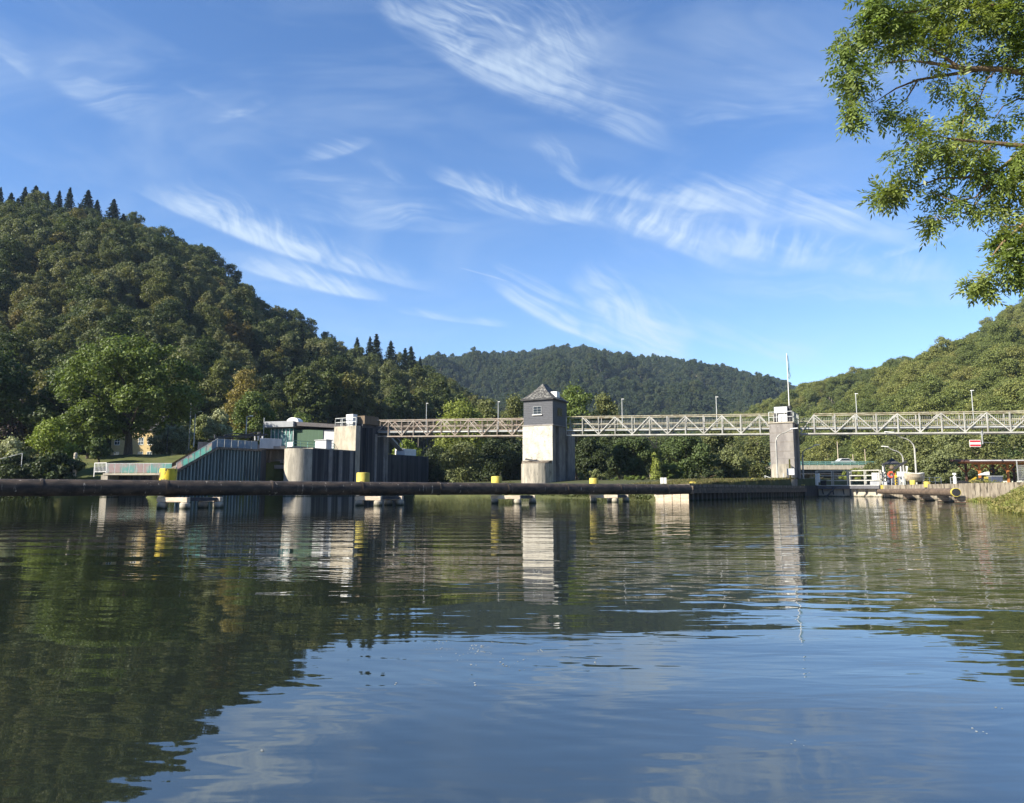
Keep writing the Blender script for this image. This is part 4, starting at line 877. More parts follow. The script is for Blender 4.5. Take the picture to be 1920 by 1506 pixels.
# nose
zn = P(1000, 868.5, 77.5).z
def nose_poly(hw, ln=1.0, n=14): return [(hw * math.cos(a), -hw * ln * math.sin(a)) for a in [math.pi * k / n for k in range(n + 1)]][::-1]
mb = MB(); np_ = nose_poly(h - .02, .95); mb.prism([(x, y - .002) for x, y in np_], -2, zn); mb.build('nose', M['streaky'], e)
mb = MB(); mb.prism([(x * .97, y * .97 - .01) for x, y in np_], zn, [zn + (.35 if abs(y) < .6 else .05) for x, y in np_]); mb.build('moss_cap', M['moss'], e)
mb = MB(); mb.beam((-1.0, -1.0, zn + .5), (.5, -.7, zn + .25), .22, .18); mb.beam((-.3, -.8, zn + .4), (-.3, -.8, zn + .75), .05); mb.beam((.1, -.7, zn + .0), (.1, -.7, zn + .45), .3, .3); mb.build('timber_hoist', M['steeld'], e)
mb = MB(); 
for k in range(3): mb.beam((.0 + k * .28, -1.5, 0.2), (.0 + k * .28, -1.5, .95), .08)
mb.beam((-.3, -1.55, .95), (.1, -1.5, .75), .35, .3); mb.build('ladder_stub', M['steeld'], e)

# ---- grey pillar right
R3 = R(30); c3 = front_right(1491.5, 71.2); s3 = hit(1446.5, c3, (-p30[0], -p30[1])); w3 = hit(1502.5, c3, d30); w3 = min(w3, 4.6)
ct = (c3[0] - p30[0] * s3 / 2, c3[1] - p30[1] * s3 / 2); h3_ = s3 / 2; z3 = P(1470, 790.5, 71.2).z; zq = 1.25
e = thing('bridge_pillar', 'tall grey weathered concrete pillar beside the lock', 'pillar', (ct[0], ct[1], 0), -R3)
mb = MB(); mb.box(-h3_, h3_, 0, 1.3, .5, z3 - .12); mb.box(-h3_, h3_ - .35, 1.3, w3 - .9, .5, z3 - .12); mb.box(-h3_, h3_, w3 - .9, w3, .5, z3 - .12); mb.build('shaft', M['pillar'], e, bevel=.03)
mb = MB(); mb.box(-h3_ - .1, h3_ + .08, -.1, w3 + .1, z3 - .12, z3); mb.build('cap_slab', M['concrete'], e, bevel=.02)
mb = MB(); zb_ = P(1470, 858.5, 71.2).z; mb.box(-h3_ + .5, h3_ + .02, -.02, .0, zb_ - .06, zb_ + .06); mb.build('band', M['pillar'], e)
znn = P(1470, 870, 71.2).z; mb = MB(); mb.prism(nose_poly(h3_ - .05, .8), .5, [znn - .35 if abs(x) > .8 * h3_ else znn for x, y in nose_poly(h3_ - .05, .8)]); mb.build('nose', M['streaky'], e)
zc = P(1470, 760.5, 71.2).z; mb = MB(); mb.box(-h3_ + .45, h3_ - .55, .5, 1.6, z3 + .95, zc); mb.build('machine_cabinet', M['greywhite'], e, bevel=.03)
mb = MB(); mb.box(-h3_ + .75, h3_ - .6, .7, 1.5, z3, z3 + .95); mb.build('gear_housing', M['white'], e, bevel=.05); mb = MB(); mb.box(-h3_ + .42, -h3_ + .74, .6, 1.5, z3, z3 + .95); mb.box(h3_ - .6, h3_ - .3, .9, 1.7, z3, z3 + 1.7); mb.build('gear_frame', M['steeld'], e)
def railing_mb(pts, hgt, nr=2, post=1.5, r=.03, closed=False):
    mb = MB(); pts = [Vector(p) for p in pts]
    for a, b_ in zip(pts, pts[1:]):
        L = (b_ - a).length; n = max(1, round(L / post))
        for k in range(1, nr + 1): z = Vector((0, 0, hgt * k / nr)); mb.beam(a + z, b_ + z, r * 2)
        for k in range(n + 1): q = a.lerp(b_, k / n); mb.beam(q, q + Vector((0, 0, hgt)), r * 2)
    return mb
railing_mb([(-h3_, 0.05, z3), (h3_ - .02, .05, z3), (h3_ - .02, w3, z3)], 1.05, 2, .75, .028).build('railing', M['steelg'], e)
mb = MB()
for f in (.3, .52, .74): zj = znn + (z3 - znn) * f; mb.box(-h3_ - .004, h3_ + .004, -.006, .004, zj, zj + .03)
mb.build('formwork_joint', M['moss'], e)
# small things at pillar foot
def local(e, x, y, z): return tmat(e) @ Vector((x, y, z))
q_ = local(e, .95, -1.35, 0)
c = thing('control_box', 'grey control box on a post with yellow pole before the grey pillar', 'box', (q_.x, q_.y, zq - .1), -R3)
mb = MB(); mb.box(-.35, .35, -.15, .15, 1.0, 1.62); mb.build('cabinet', M['greywhite'], c, bevel=.02); mb = MB(); mb.box(-.32, -.22, -.05, .05, 0, 1.0); mb.build('leg', M['steelg'], c)
mb = MB(); mb.box(-.17, -.05, .16, .28, 0, 2.55); mb.build('pole', M['yellowd'], c)
q_ = local(e, -.6, -1.25, 0)
c = thing('stair_railing', 'short sloping handrail at the foot of the grey pillar', 'handrail', (q_.x, q_.y, zq - .1), -R3)
mb = MB()
for k in range(4): mb.beam((-.9, 0, .95 - k * .2), (.75, -.2, .25 - k * .2 + .05 if k < 1 else .1), .05)
mb.beam((-.9, 0, 0), (-.9, 0, 1), .06); mb.beam((.75, -.2, 0), (.75, -.2, .45), .06); mb.beam((.85, 0, 0), (.85, 0, 1.15), .12); mb.build('rail', M['steelg'], c)
q_ = P(1455, 905, 72.5); mb = MB(); mb.lathe([(.14, 0), (.14, .5), (.12, .55)], 16); o = mb.build('mooring_bollard', M['yellow'], at=None, smooth=True); o.location = (q_.x - .4, q_.y - .2, 1.15); tag(o, 'short yellow bollard at the left foot of the grey pillar', 'bollard')

# flagpole
fp = P(1481, 790, 73.6); ft_ = P(1475.5, 664, 73.6)
e = thing('flagpole', 'tall white flagpole with a limp furled blue flag', 'flagpole', (fp.x, fp.y, z3))
mb = MB(); mb.path([(0, 0, 0), (0, 0, ft_.z - z3)], [.05, .028], 10); mb.lathe([(.02, ft_.z - z3), (.05, ft_.z - z3 + .04), (.02, ft_.z - z3 + .09)], 10); mb.build('pole', M['white'], e, smooth=True)
mb = MB(); H_ = ft_.z - z3; pts = []
for k in range(14):
    zz = H_ - .1 - k * .19; wv = .12 + .16 * (k / 13) * (1 if k < 12 else .3)
    pts.append([(.05, 0, zz), (.05 + wv * .5, .05 * math.sin(k), zz - .05), (.05 + wv, .03 * math.cos(k * 1.3), zz - .12)])
for a, b_ in zip(pts, pts[1:]):
    for j in range(2): mb.quad(a[j], a[j + 1], b_[j + 1], b_[j])
M['flag'] = surf('blue_flag_cloth', (.10, .22, .30), (.30, .40, .45), ns=1.2)
mb.build('flag', M['flag'], e)

# ---- truss footbridge
nl_ = hit
BL = P(700, 818.6, 88.5); BR = P(1985, 810.2, 65.5)
TL = P(700, 787.5, 88.5); TR = P(1985, 770.0, 65.5)
bdir = Vector((BR.x - BL.x, BR.y - BL.y, 0)).normalized(); bperp = Vector((-bdir.y, bdir.x, 0))
bo = Vector((BL.x, BL.y, 0))
def along(px):  # parameter t of bridge line at pixel column
    s = hit(px, (BL.x, BL.y), (bdir.x, bdir.y), 800); return s / (Vector((BR.x - BL.x, BR.y - BL.y, 0)).length)
def pb(t): return BL.lerp(BR, t)
def pt(t, dz=0): v = TL.lerp(TR, t); b_ = pb(t); return Vector((b_.x, b_.y, v.z + dz))
e = thing('footbridge', 'long steel truss footbridge spanning weir and lock', 'bridge', (BL.x, BL.y, 0))
spans = [([(700, 'e'), (728, 'u'), (753, 'd'), (775, 'u'), (801, 'd'), (827, 'u'), (853, 'd'), (878, 'u'), (904, 'd'), (932, 'u'), (960, 'd'), (985, 'u')], 'rust', 0, -.05, 'rusty left truss span'),
         ([(1062, 'u'), (1092, 'u'), (1122, 'd'), (1153, 'u'), (1185, 'd'), (1218, 'u'), (1251, 'd'), (1285, 'u'), (1319, 'd'), (1354, 'u'), (1389, 'd'), (1425, 'u'), (1452, 'd')], 'steelw', 1, .05, 'pale middle truss span'),
         ([(1500, 'd'), (1527, 'u'), (1566, 'd'), (1605, 'u'), (1644, 'd'), (1684, 'u'), (1725, 'd'), (1766, 'u'), (1809, 'd'), (1852, 'u'), (1895, 'd'), (1940, 'u'), (1985, 'd')], 'steelw', 2, .0, 'pale right truss span over the lock')]
DEP = 1.7
for (nodes, mk, si, dz, lb) in spans:
    ts = [along(x) for x, _ in nodes]
    for side in (0, 1):
        off = bperp * (DEP * side); mb = MB()
        tops = ts[1:] if si == 2 else ts
        mb.beam(pb(ts[0]) + off, pb(ts[-1]) + off, .12, .13); tr = mb.build('truss', M[mk], e, world=True); mb = MB(); mb.beam(pt(tops[0], dz) + off, pt(tops[-1], dz) + off, .11, .09); mb.build('top_chord', M['chord' if si else 'rust'], tr, world=True)
        if side == 0: tr['label'] = lb
        for k, ((x, ty), t0) in enumerate(zip(nodes, ts)):
            p0 = pb(t0) + off; p1 = pt(t0, dz) + off
            if not (si == 2 and k == 0):
                m2 = MB(); m2.beam(p0 + Vector((0, 0, .08)), p1 - Vector((0, 0, .07)), (.10 if side == 0 else .07), .09, upv=(0, 1, 0)); po = m2.build('post', M[mk], tr, world=True)
            if k < len(nodes) - 1:
                t1 = ts[k + 1]; ny = nodes[k + 1][1]
                a = pt(t0, dz - .08) if ty == 'u' else pb(t0) + Vector((0, 0, .08)); b_ = pt(t1, dz - .08) if ny == 'u' else pb(t1) + Vector((0, 0, .08))
                if ty != ny:
                    m2 = MB(); m2.beam(a + off, b_ + off, .085, .085); m2.build('diagonal', M[mk], tr, world=True)
    # intermediate rails, deck, baluster fence
    mb = MB(); a = pb(ts[0]) + Vector((0, 0, .55)); b_ = pb(ts[-1]) + Vector((0, 0, .55)); mb.beam(a + bperp * .85, b_ + bperp * .85, 1.5, .12); mb.build('deck', M['steelg'], e, world=True)
    mb = MB()
    for q in (0.13, DEP - .13):
        for zz in (.72, 1.28): mb.beam(a + bperp * q + Vector((0, 0, zz - .55 + .0)), b_ + bperp * q + Vector((0, 0, zz - .55)), .05, .07)
    mb.build('handrail', M['chord' if si else 'rust'], e, world=True)
    mb = MB(); Ls = (b_ - a).length; n = int(Ls / .16)
    for k in range(n):
        q = a.lerp(b_, (k + .5) / n) + bperp * (DEP - .2); mb.beam(q, q + Vector((0, 0, 1.22)), .02)
    mb.build('baluster_fence', M['steelg' if si else 'rust'], e, world=True)
# lamps on the bridge
LP = [(788, 757, 'leftmost small lamp post on the rusty truss span'), (925, 754, 'small lamp post on the rusty span left of the slate tower'), (1162, 749, 'small lamp post on the pale span right of the slate tower'),
      (1343, 745, 'small lamp post on the pale middle span left of the flagpole'), (1612, 739, 'small lamp post on the right truss span right of the flagpole'), (1836, 733, 'small lamp post above the hanging red and white sign')]
lamp0 = None
for (x, ty, lb) in LP:
    t0 = along(x); b_ = pb(t0) + bperp * (DEP - .05); top = P(x, ty, b_.y).z; hgt = top - (b_.z + .6)
    if lamp0 is None:
        lamp0 = thing('lamp_post', lb, 'lamp post', (b_.x, b_.y, b_.z + .6), 0, 'small lamp posts on the footbridge'); lamp0h = hgt
        mb = MB(); mb.path([(0, 0, 0), (0, 0, hgt)], [.05, .035], 8); mb.build('post', M['steelg'], lamp0, smooth=True)
        mb = MB(); mb.box(-.06, .22, -.07, .07, hgt - .01, hgt + .07); mb.build('lamp_head', M['white'], lamp0, bevel=.02)
    else: copytree(lamp0, (b_.x, b_.y, b_.z + .6), 0, lb, (1, 1, hgt / lamp0h))
# hanging sign
t0 = along(1839); b_ = pb(t0) + bperp * -.14
e = thing('hanging_sign', 'red and white striped prohibition board hanging below the bridge', 'sign', (b_.x, b_.y, b_.z))
za_ = P(1839, 808, b_.y).z - b_.z; zb2 = P(1839, 833, b_.y).z - b_.z
mb = MB(); mb.beam((0, 0, za_), (0, 0, zb2), .08); mb.beam((-.2, 0, -.05), (0, 0, -.35), .04); mb.beam((.2, 0, -.05), (0, 0, -.35), .04); mb.beam((-.2, 0, (zb2 + -.6) * .6), (0, 0, (zb2 - .6) * .6), .05); mb.beam((0, 0, zb2 + .15), (1.1, 0, zb2 + .15), .02); mb.build('hanger', M['steelg'], e)
x0 = P(1817.5, 832, b_.y).x - b_.x; x1 = P(1839, 832, b_.y).x - b_.x - .03; z0 = P(1830, 838, b_.y).z - b_.z; z1 = P(1830, 825, b_.y).z - b_.z
mb = MB(); mb.box(x0, x1, -.05, -.02, z0, z1); bd = mb.build('board', M['white'], e)
g_ = (z1 - z0)
for (u0, u1) in ((.07, .34), (.66, .93)):
    mb = MB(); mb.box(x0 + .03, x1 - .03, -.056, -.052, z0 + g_ * u0, z0 + g_ * u1); mb.build('red_stripe', M['red'], bd)

# ---- weir pier 1 with tower
cN = P(584, 900, 79); wpx = hit(665, (cN.x, cN.y), d30); wpe = hit(721, (cN.x, cN.y), d30); wend = hit(803, (cN.x, cN.y), d30)
hw = 1.75; c0 = (cN.x - p30[0] * hw, cN.y - p30[1] * hw)
e = thing('weir_pier', 'long stained weir pier, sides coloured dark for shade, with rounded pale nose and gate tower', 'weir pier', (c0[0], c0[1], 0), -R(30))
zp = P(584, 841.5, 79).z; ztw = P(655, 798, cN.y + d30[1] * wpx).z
mb = MB(); npoly = nose_poly(hw, 1.0, 20); mb.prism(npoly, -2, zp); mb.build('nose', M['streaky'], e, smooth=True)
mb = MB(); mb.box(-hw, hw, .0, wpx, -2, zp); mb.build('front_wall', M['darkwall'], e)
mb = MB(); mb.box(-hw, hw, wpx, wpx + .8, -2, ztw); mb.build('tower_front', M['concrete'], e, bevel=.03)
mb = MB(); mb.box(-hw, hw - .5, wpx + .8, wpx + 2.2, -2, ztw - .1); mb.box(-hw, hw, wpx + 2.2, wpe + .6, -2, ztw - .1); mb.build('tower_wall', M['darkwall'], e)
mb = MB(); mb.box(-hw, hw, wpe + .6, wend, -2, zp - .05); mb.build('rear_wall', M['darkwall'], e)
mb = MB()
for y in (2.5, 4.1, 5.9): mb.box(hw, hw + .12, y, y + .5, -1, zp - .02)
for y in (wpx + 3.4, wpx + 5.0, wpe + .1): mb.box(hw, hw + .12, y, y + .35, -1, ztw - .8)
mb.build('rib', M['pillar'], e)
mb = MB(); mb.box(-hw - .05, hw + .08, -.0, wpx - .01, zp, zp + .1); mb.build('coping', M['streaky'], e)
# top gear
Dt = cN.y + d30[1] * wpx
def zat(py, D=Dt): return P(660, py, D).z
mb = MB(); mb.box(-.35, .75, wpx + .5, wpx + 1.3, zat(791.5), zat(775)); mb.build('white_cabinet', M['white'], e, bevel=.03)
mb = MB(); mb.box(-.3, .7, wpx + .55, wpx + 1.25, ztw, zat(791.5)); mb.build('cabinet_stand', M['steelg'], e)
mb = MB(); mb.box(.35, hw - .1, wpx + 1.6, wpx + 4.2, zat(793), zat(777)); mb.build('gear_housing', M['brown'], e, bevel=.03)
mb = MB(); mb.box(-hw + .3, hw - .3, wpx + 1.5, wpe + .2, ztw - .1, zat(793)); mb.build('gear_base', M['steeld'], e)
railing_mb([(-hw + .08, wpx + 2, ztw), (-hw + .08, wpx + .1, ztw), (hw - .1, wpx + .1, ztw)], 1.0, 2, 1.1, .035).build('railing', M['steelg'], e)
railing_mb([(-hw + .1, -.6, zp + .1), (-hw + .1, 1.5, zp + .1), (-hw + .1, 6.8, zp + .1)], .95, 3, 1.0, .025).build('railing', M['rail'], e)
mb = MB(); mb.box(-.5, 1.2, 2.6, 3.5, zp + .1, zp + 1.12); mb.build('switch_cabinet', M['greywhite'], e, bevel=.02); mb = MB(); mb.box(-.58, 1.28, 2.5, 3.6, zp + 1.12, zp + 1.2); mb.build('cabinet_lid', M['steelg'], e)
mb = MB(); mb.box(-1.1, -.3, -1.0, -.9, zp + .25, zp + .75); mb.build('notice_plate', M['white'], e)
# steps down behind
mb = MB(); zs1 = P(728, 820, 92).z; zs2 = P(745, 846, 94).z
mb.beam((hw - .3, wpe + .7, zs1), (hw - .3, wpe + 3.4, zs2), .9, .10); 
for q in (-.0, .75): mb.beam((hw - q, wpe + .7, zs1 + .9), (hw - q, wpe + 3.4, zs2 + .9), .05); mb.beam((hw - q, wpe + .8, zs1), (hw - q, wpe + .8, zs1 + .9), .05); mb.beam((hw - q, wpe + 3.3, zs2), (hw - q, wpe + 3.3, zs2 + .9), .05)
mb.build('stairs', M['steelg'], e)
mb = MB(); mb.box(hw - 1.7, hw - .1, wpe + 4.0, wpe + 6.4, zp - .05, zp + .8); mb.build('white_parapet', M['white'], e, bevel=.02)

# ---- sheet pile abutment and painted railing on the left
e = thing('weir_abutment', 'sheet pile abutment with sloping top left of the weir opening', 'abutment', (W0[0], W0[1], 0))
def wpt(s, off=0.0, z=0): return Vector((W0[0] + d30[0] * s - p30[0] * off, W0[1] + d30[1] * s - p30[1] * off, z))
s_a = 0.0; s_b = hit(405, W0, d30); s_c = hit(487, W0, d30)
zA = P(330, 889, W0[1]).z; zB = P(405, 842, wpt(s_b).y).z; zC = zB
def topz(s): return zA + (zB - zA) * min(1, max(0, s / s_b))
mb = MB(); n = 26
for k in range(n):
    s0 = s_c * k / n; ds = s_c / n
    for (a, b_, oa, ob) in ((0, .35, 0, 0), (.35, .5, 0, .35), (.5, .85, .35, .35), (.85, 1.0, .35, 0)):
        p = wpt(s0 + a * ds, oa); q = wpt(s0 + b_ * ds, ob); z0 = topz(s0 + a * ds); z1 = topz(s0 + b_ * ds)
        mb.quad((p.x, p.y, -2), (q.x, q.y, -2), (q.x, q.y, z1), (p.x, p.y, z0))
M['sheet'] = surf('green_grey_sheet_piles', (.20, .25, .24), (.11, .145, .145), (2, 2, .1), 1.5, .7, c3=(.04, .045, .05), s3=(2, 2, .2), n3=1, t3=(.55, .7))
mb.build('sheet_piling', M['sheet'], e, world=True)
mb = MB(); vs = []; 
for (s, zz) in ((-.3, zA), (s_b, zB), (s_c, zC)):
    for off, dz in ((-.15, 0), (.6, 0), (.6, .22), (-.15, .22)): p = wpt(s, off, zz + dz); vs.append(p)
mb.add(vs, [(i * 4 + j, i * 4 + (j + 1) % 4, (i + 1) * 4 + (j + 1) % 4, (i + 1) * 4 + j) for i in range(2) for j in range(4)] + [(0, 1, 2, 3), (11, 10, 9, 8)])
mb.build('coping', M['moss'], e, world=True)
mb = MB(); 
p = wpt(s_c, 0); q = wpt(s_c + .8, 0); r_ = wpt(s_c + .8, 2.5); t4 = wpt(s_c, 2.5); mb.prism([(p.x, p.y), (q.x, q.y), (r_.x, r_.y), (t4.x, t4.y)], -2, zC + .2); mb.build('end_block', M['darkwall'], e, world=True)
# retaining body behind piling so the lawn meets it
mb = MB(); poly = [wpt(.0, .7), wpt(s_b, .7), wpt(s_c, .7), wpt(s_c, 4), wpt(s_b, 4), wpt(0, 4)]; mb.prism([(v.x, v.y) for v in poly], -1, [zA - .1, zB - .1, zC - .1, zC - .1, zB - .1, zA - .1]); mb.build('fill', M['moss'], e, world=True)

e = thing('painted_railing', 'railing with worn teal and pink painted boards along the fish pass', 'railing', (W0[0], W0[1], 0))
zR0 = P(260, 886.5, 70.3).z; zR1 = P(260, 869.5, 70.3).z
xa = P(201, 880, 70.6); xb = P(322, 880, 70.2); n = 9
def board(a0, a1, b0, b1, mat):   # lower pts a0,b0 and upper pts a1,b1
    nrm = (b0 - a0).cross(Vector((0, 0, 1))).normalized() * .02; m_ = MB(); m_.add([a0 - nrm, b0 - nrm, b1 - nrm, a1 - nrm, a0 + nrm, b0 + nrm, b1 + nrm, a1 + nrm], [(0, 1, 2, 3), (7, 6, 5, 4), (0, 4, 5, 1), (1, 5, 6, 2), (2, 6, 7, 3), (3, 7, 4, 0)]); m_.build('board', mat, e, world=True)
fr = MB()
A_ = Vector((xa.x, xa.y, 0)); B_ = Vector((xb.x, xb.y, 0))
for k in range(n):
    a = A_.lerp(B_, k / n + .006); b_ = A_.lerp(B_, (k + 1) / n - .006)
    board(a + Vector((0, 0, zR0)), a + Vector((0, 0, zR1)), b_ + Vector((0, 0, zR0)), b_ + Vector((0, 0, zR1)), M['panel'])
    fr.beam(a + Vector((0, 0, zR0 - .1)), a + Vector((0, 0, zR1 + .05)), .05)
fr.beam(A_ + Vector((0, 0, zR1 + .03)), B_ + Vector((0, 0, zR1 + .03)), .05)
P0 = B_; seg = [(0.0, zR0), (s_b, P(405, 839.5, wpt(s_b).y).z), (s_c - .4, P(405, 839.5, wpt(s_b).y).z)]
hgt = zR1 - zR0
for (i, nb, mk) in ((0, 7, 'panel'), (1, 6, 'panelblue')):
    s0, z0 = seg[i]; s1, z1 = seg[i + 1]
    for k in range(nb):
        f0 = k / nb + .008; f1 = (k + 1) / nb - .008
        a = wpt(s0 + (s1 - s0) * f0, .1, z0 + (z1 - z0) * f0); b_ = wpt(s0 + (s1 - s0) * f1, .1, z0 + (z1 - z0) * f1); hh_ = Vector((0, 0, hgt if i == 0 else hgt * 1.05))
        board(a, a + hh_, b_, b_ + hh_, M[mk if not (i == 0 and k == nb - 1) else 'panelblue']); fr.beam(a - Vector((0, 0, .1)), a + hh_ + Vector((0, 0, .04)), .05)
    fr.beam(wpt(s0, .1, z0 + hgt + .03), wpt(s1, .1, z1 + hgt + .03), .05)
fr.build('frame', M['steelg'], e, world=True)
xa0 = P(177, 880, 71)
e = thing('gate_fence', 'small pale barred fence at the left end of the painted boards', 'fence', (xa0.x, xa0.y, 0))
mb = MB(); a = Vector((xa0.x, xa0.y, zR0 + .02)); b_ = Vector((xa.x - .08, xa.y, zR0 + .02)); mb.beam(a + Vector((0, 0, .95)), b_ + Vector((0, 0, .95)), .05); mb.beam(a + Vector((0, 0, .08)), b_ + Vector((0, 0, .08)), .04); mb.build('rail', M['white'], e, world=True)
mb = MB()
for k in range(10): q = a.lerp(b_, k / 9); mb.beam(q - Vector((0, 0, .4 if k in (0, 9) else -.05)), q + Vector((0, 0, .95)), .06 if k in (0, 9) else .028)
mb.build('bars', M['white'], e, world=True)
# fish pass slab & dark channel
e = thing('fish_pass', 'concrete fish pass slab with dark opening under the painted boards', 'fish pass', (xa.x, xa.y, 0))
mb = MB(); mb.prism([(xa.x - .3, xa.y - .15), (xb.x + .2, xb.y - .15), (xb.x + .2, xb.y + 2.6), (xa.x - .3, xa.y + 2.6)], zR0 - .22, zR0 - .05); mb.build('slab', M['concrete'], e, world=True)
mb = MB(); mb.prism([(xa.x - .3, xa.y + 2.0), (xb.x + .2, xb.y + 2.0), (xb.x + .2, xb.y + 4.6), (xa.x - .3, xa.y + 4.6)], -1, zR0 - .24); mb.build('back_wall', M['darkwall'], e, world=True)
mb = MB(); mb.prism([(xa.x - .5, xa.y - .1), (xa.x + .15, xa.y - .1), (xa.x + .15, xa.y + 2), (xa.x - .5, xa.y + 2)], -1, zR0 - .23); mb.build('side_wall', M['concrete'], e, world=True)
# stone post left
q = P(141, 865, 71.5); mb = MB(); mb.lathe([(.17, -1), (.17, 1.2), (.15, 1.42), (.05, 1.5)], 12); o = mb.build('stone_post', M['concrete'], smooth=True); o.location = (q.x, q.y, P(141, 877, 71.5).z); tag(o, 'pale upright stone post by the dark bank shrubs', 'post')
q = P(10, 855, 69.2); a = P(-30, 868, 69); b_ = P(42, 850, 69.4); mb = MB(); mb.beam(a, b_, .05); mb.beam(a, a - Vector((0, 0, 1.3)), .05); mb.beam(b_, b_ - Vector((0, 0, 2.2)), .05); o = mb.build('handrail', M['steelg'], at=(a.x, a.y, 0)); tag(o, 'thin sloping metal handrail in the shrubs at the left edge', 'handrail')
# concrete parapet, opening machinery
e = thing('weir_walkway', 'grey concrete walkway parapet and gate gear across the weir opening', 'walkway', tuple(wpt(s_c, 0, 0)))
pa = P(487, 830, wpt(s_c).y - .3); pb_ = P(526, 830, wpt(s_c).y + 1.0); zt = P(500, 822, wpt(s_c).y).z; zl = P(500, 841, wpt(s_c).y).z
mb = MB(); mb.prism([(pa.x, pa.y), (pb_.x, pb_.y), (pb_.x, pb_.y + .3), (pa.x, pa.y + .3)], zl, zt); mb.build('parapet', M['greywhite'], e, world=True, bevel=.02)
mb = MB(); mb.prism([(pa.x, pa.y + .3), (pb_.x + 1, pb_.y + .3), (pb_.x + 1, pb_.y + 5), (pa.x, pa.y + 5)], zl, zl + .3); mb.build('walkway_slab', M['pillar'], e, world=True)
gy = pb_.y + 1.2; ga = P(492, 870, gy); gb = P(542, 870, gy)
mb = MB(); mb.prism([(ga.x, gy + 2), (gb.x + 1.5, gy + 2), (gb.x + 1.5, gy + 2.3), (ga.x, gy + 2.3)], -2, P(500, 858, gy).z); mb.build('weir_gate', M['darkwall'], e, world=True)
mb = MB(); mb.prism([(ga.x, gy), (gb.x + .6, gy), (gb.x + .6, gy + .5), (ga.x, gy + .5)], P(500, 879, gy).z, P(500, 872, gy).z); mb.prism([(ga.x + 1.2, gy + .6), (gb.x + .6, gy + .6), (gb.x + .6, gy + .9), (ga.x + 1.2, gy + .9)], P(500, 868, gy).z, P(500, 861, gy).z)
mb.build('cross_girder', M['pillar'], e, world=True)
mb = MB(); mb.beam(P(499, 845, gy - .5), P(494, 897, gy - .5), .28, .4); mb.beam(P(508, 845, gy - .3), P(502, 897, gy - .3), .12, .2); mb.build('slanting_post', M['pillar'], e, world=True)
# trash-rake / dark pipework on wall top
e = thing('rake_machine', 'low dark trash rake boom lying along the top of the weir wall', 'machine', tuple(wpt(s_b, .6, zB + 1)))
yb = wpt(s_b).y; mb = MB(); mb.beam(P(403, 820.5, yb + 1), P(500, 815, yb + 6), .22, .2); mb.beam(P(391, 825, yb + 1), P(470, 820, yb + 5), .12, .14); mb.build('boom', M['steeld'], e, world=True)
mb = MB(); mb.path([P(420, 817, yb + 2), P(440, 813, yb + 3), P(465, 815, yb + 4), P(480, 811, yb + 5)], .07, 6); mb.path([P(403, 815, yb + 1), P(403, 822, yb + 1)], .1, 8); mb.path([P(486, 811, yb + 6), P(486, 822, yb + 6)], .2, 8); mb.path([P(483, 812, yb + 6), P(489, 812, yb + 6)], .12, 8); mb.build('hydraulics', M['steeld'], e, world=True)
mb = MB()
for x in (478, 484, 492): mb.beam(P(x, 818, yb + 5), P(x, 826, yb + 5), .12)
mb.build('pale_fittings', M['greywhite'], e, world=True)

# ---- control building
Db = 91.0; bz = P(550, 840, Db).z - .3
e0 = P(550, 830, Db); e = thing('control_building', 'flat roofed control building with teal glazing and green cladding', 'building', (e0.x, e0.y, bz), -R(14))
Mi = tmat(e).inverted()
def lx(px): # local x where the front plane (local y=0) is seen
    dv = (math.cos(R(14)), -math.sin(R(14))); return hit(px, (e0.x, e0.y), dv)
xl = lx(504); zt = P(520, 803, Db).z - bz; zr0 = P(520, 801, Db).z - bz; zr1 = P(520, 790, Db).z - bz
dsd = (math.sin(R(14)), math.cos(R(14))); ylen = 9.0
mb = MB(); mb.box(xl, -.1, .15, 6, -1.5, zt - .0); mb.build('glazed_wall', M['tealglass'], e)
mb = MB()
for k in range(7): x = xl + (-.1 - xl) * k / 6; mb.box(x - .04, x + .04, .06, .14, -1.0, zt)
mb.build('mullion', M['steelg'], e)
mb = MB(); mb.box(lx(523), lx(543), .08, .14, 0.2, zt - .7); mb.build('door', M['rail'], e)
# side wing running right
wx = lx(600); wx2 = lx(634)
mb = MB(); mb.box(0.0, wx, .4, 7, -1.5, P(600, 806, Db).z - bz); mb.build('green_wall', M['green'], e)
mb = MB(); mb.box(wx + .01, wx2 + .6, .5, 7, -1.5, P(600, 807, Db).z - bz); mb.build('white_wall', M['greywhite'], e)
mb = MB(); mb.box(lx(495), .15, -.45, 6.5, zr0, zr1); mb.build('roof', M['fascia'], e, bevel=.02)
zq1 = P(560, 791, Db).z - bz; zq2 = P(635, 799, Db).z - bz
mb = MB(); mb.prism([(.16, -.1), (wx2 + .8, -.1), (wx2 + .8, 7), (.16, 7)], [zq1 - .5, zq2 - .45, zq2 - .45, zq1 - .5], [zq1, zq2, zq2, zq1]); mb.build('wing_roof', M['greyroof'], e)
mb = MB(); n = 10; rr = .62; cx_ = lx(536); pts = [(cx_ + .85 * math.cos(math.pi * k / n), rr * math.sin(math.pi * k / n)) for k in range(n + 1)]
vs = [(x, 1.0, zr1 + z) for x, z in pts] + [(x, 2.2, zr1 + z) for x, z in pts]; mb.add(vs, [tuple(range(n + 1)), tuple(range(2 * n + 1, n, -1))] + [(k, n + 1 + k, n + 2 + k, k + 1) for k in range(n)]); mb.build('roof_cowl', M['white'], e)
mb = MB(); mb.path([(lx(494), -.4, -2), (lx(494), -.4, zr1 + .5)], .05, 8); mb.build('downpipe', M['steelg'], e)
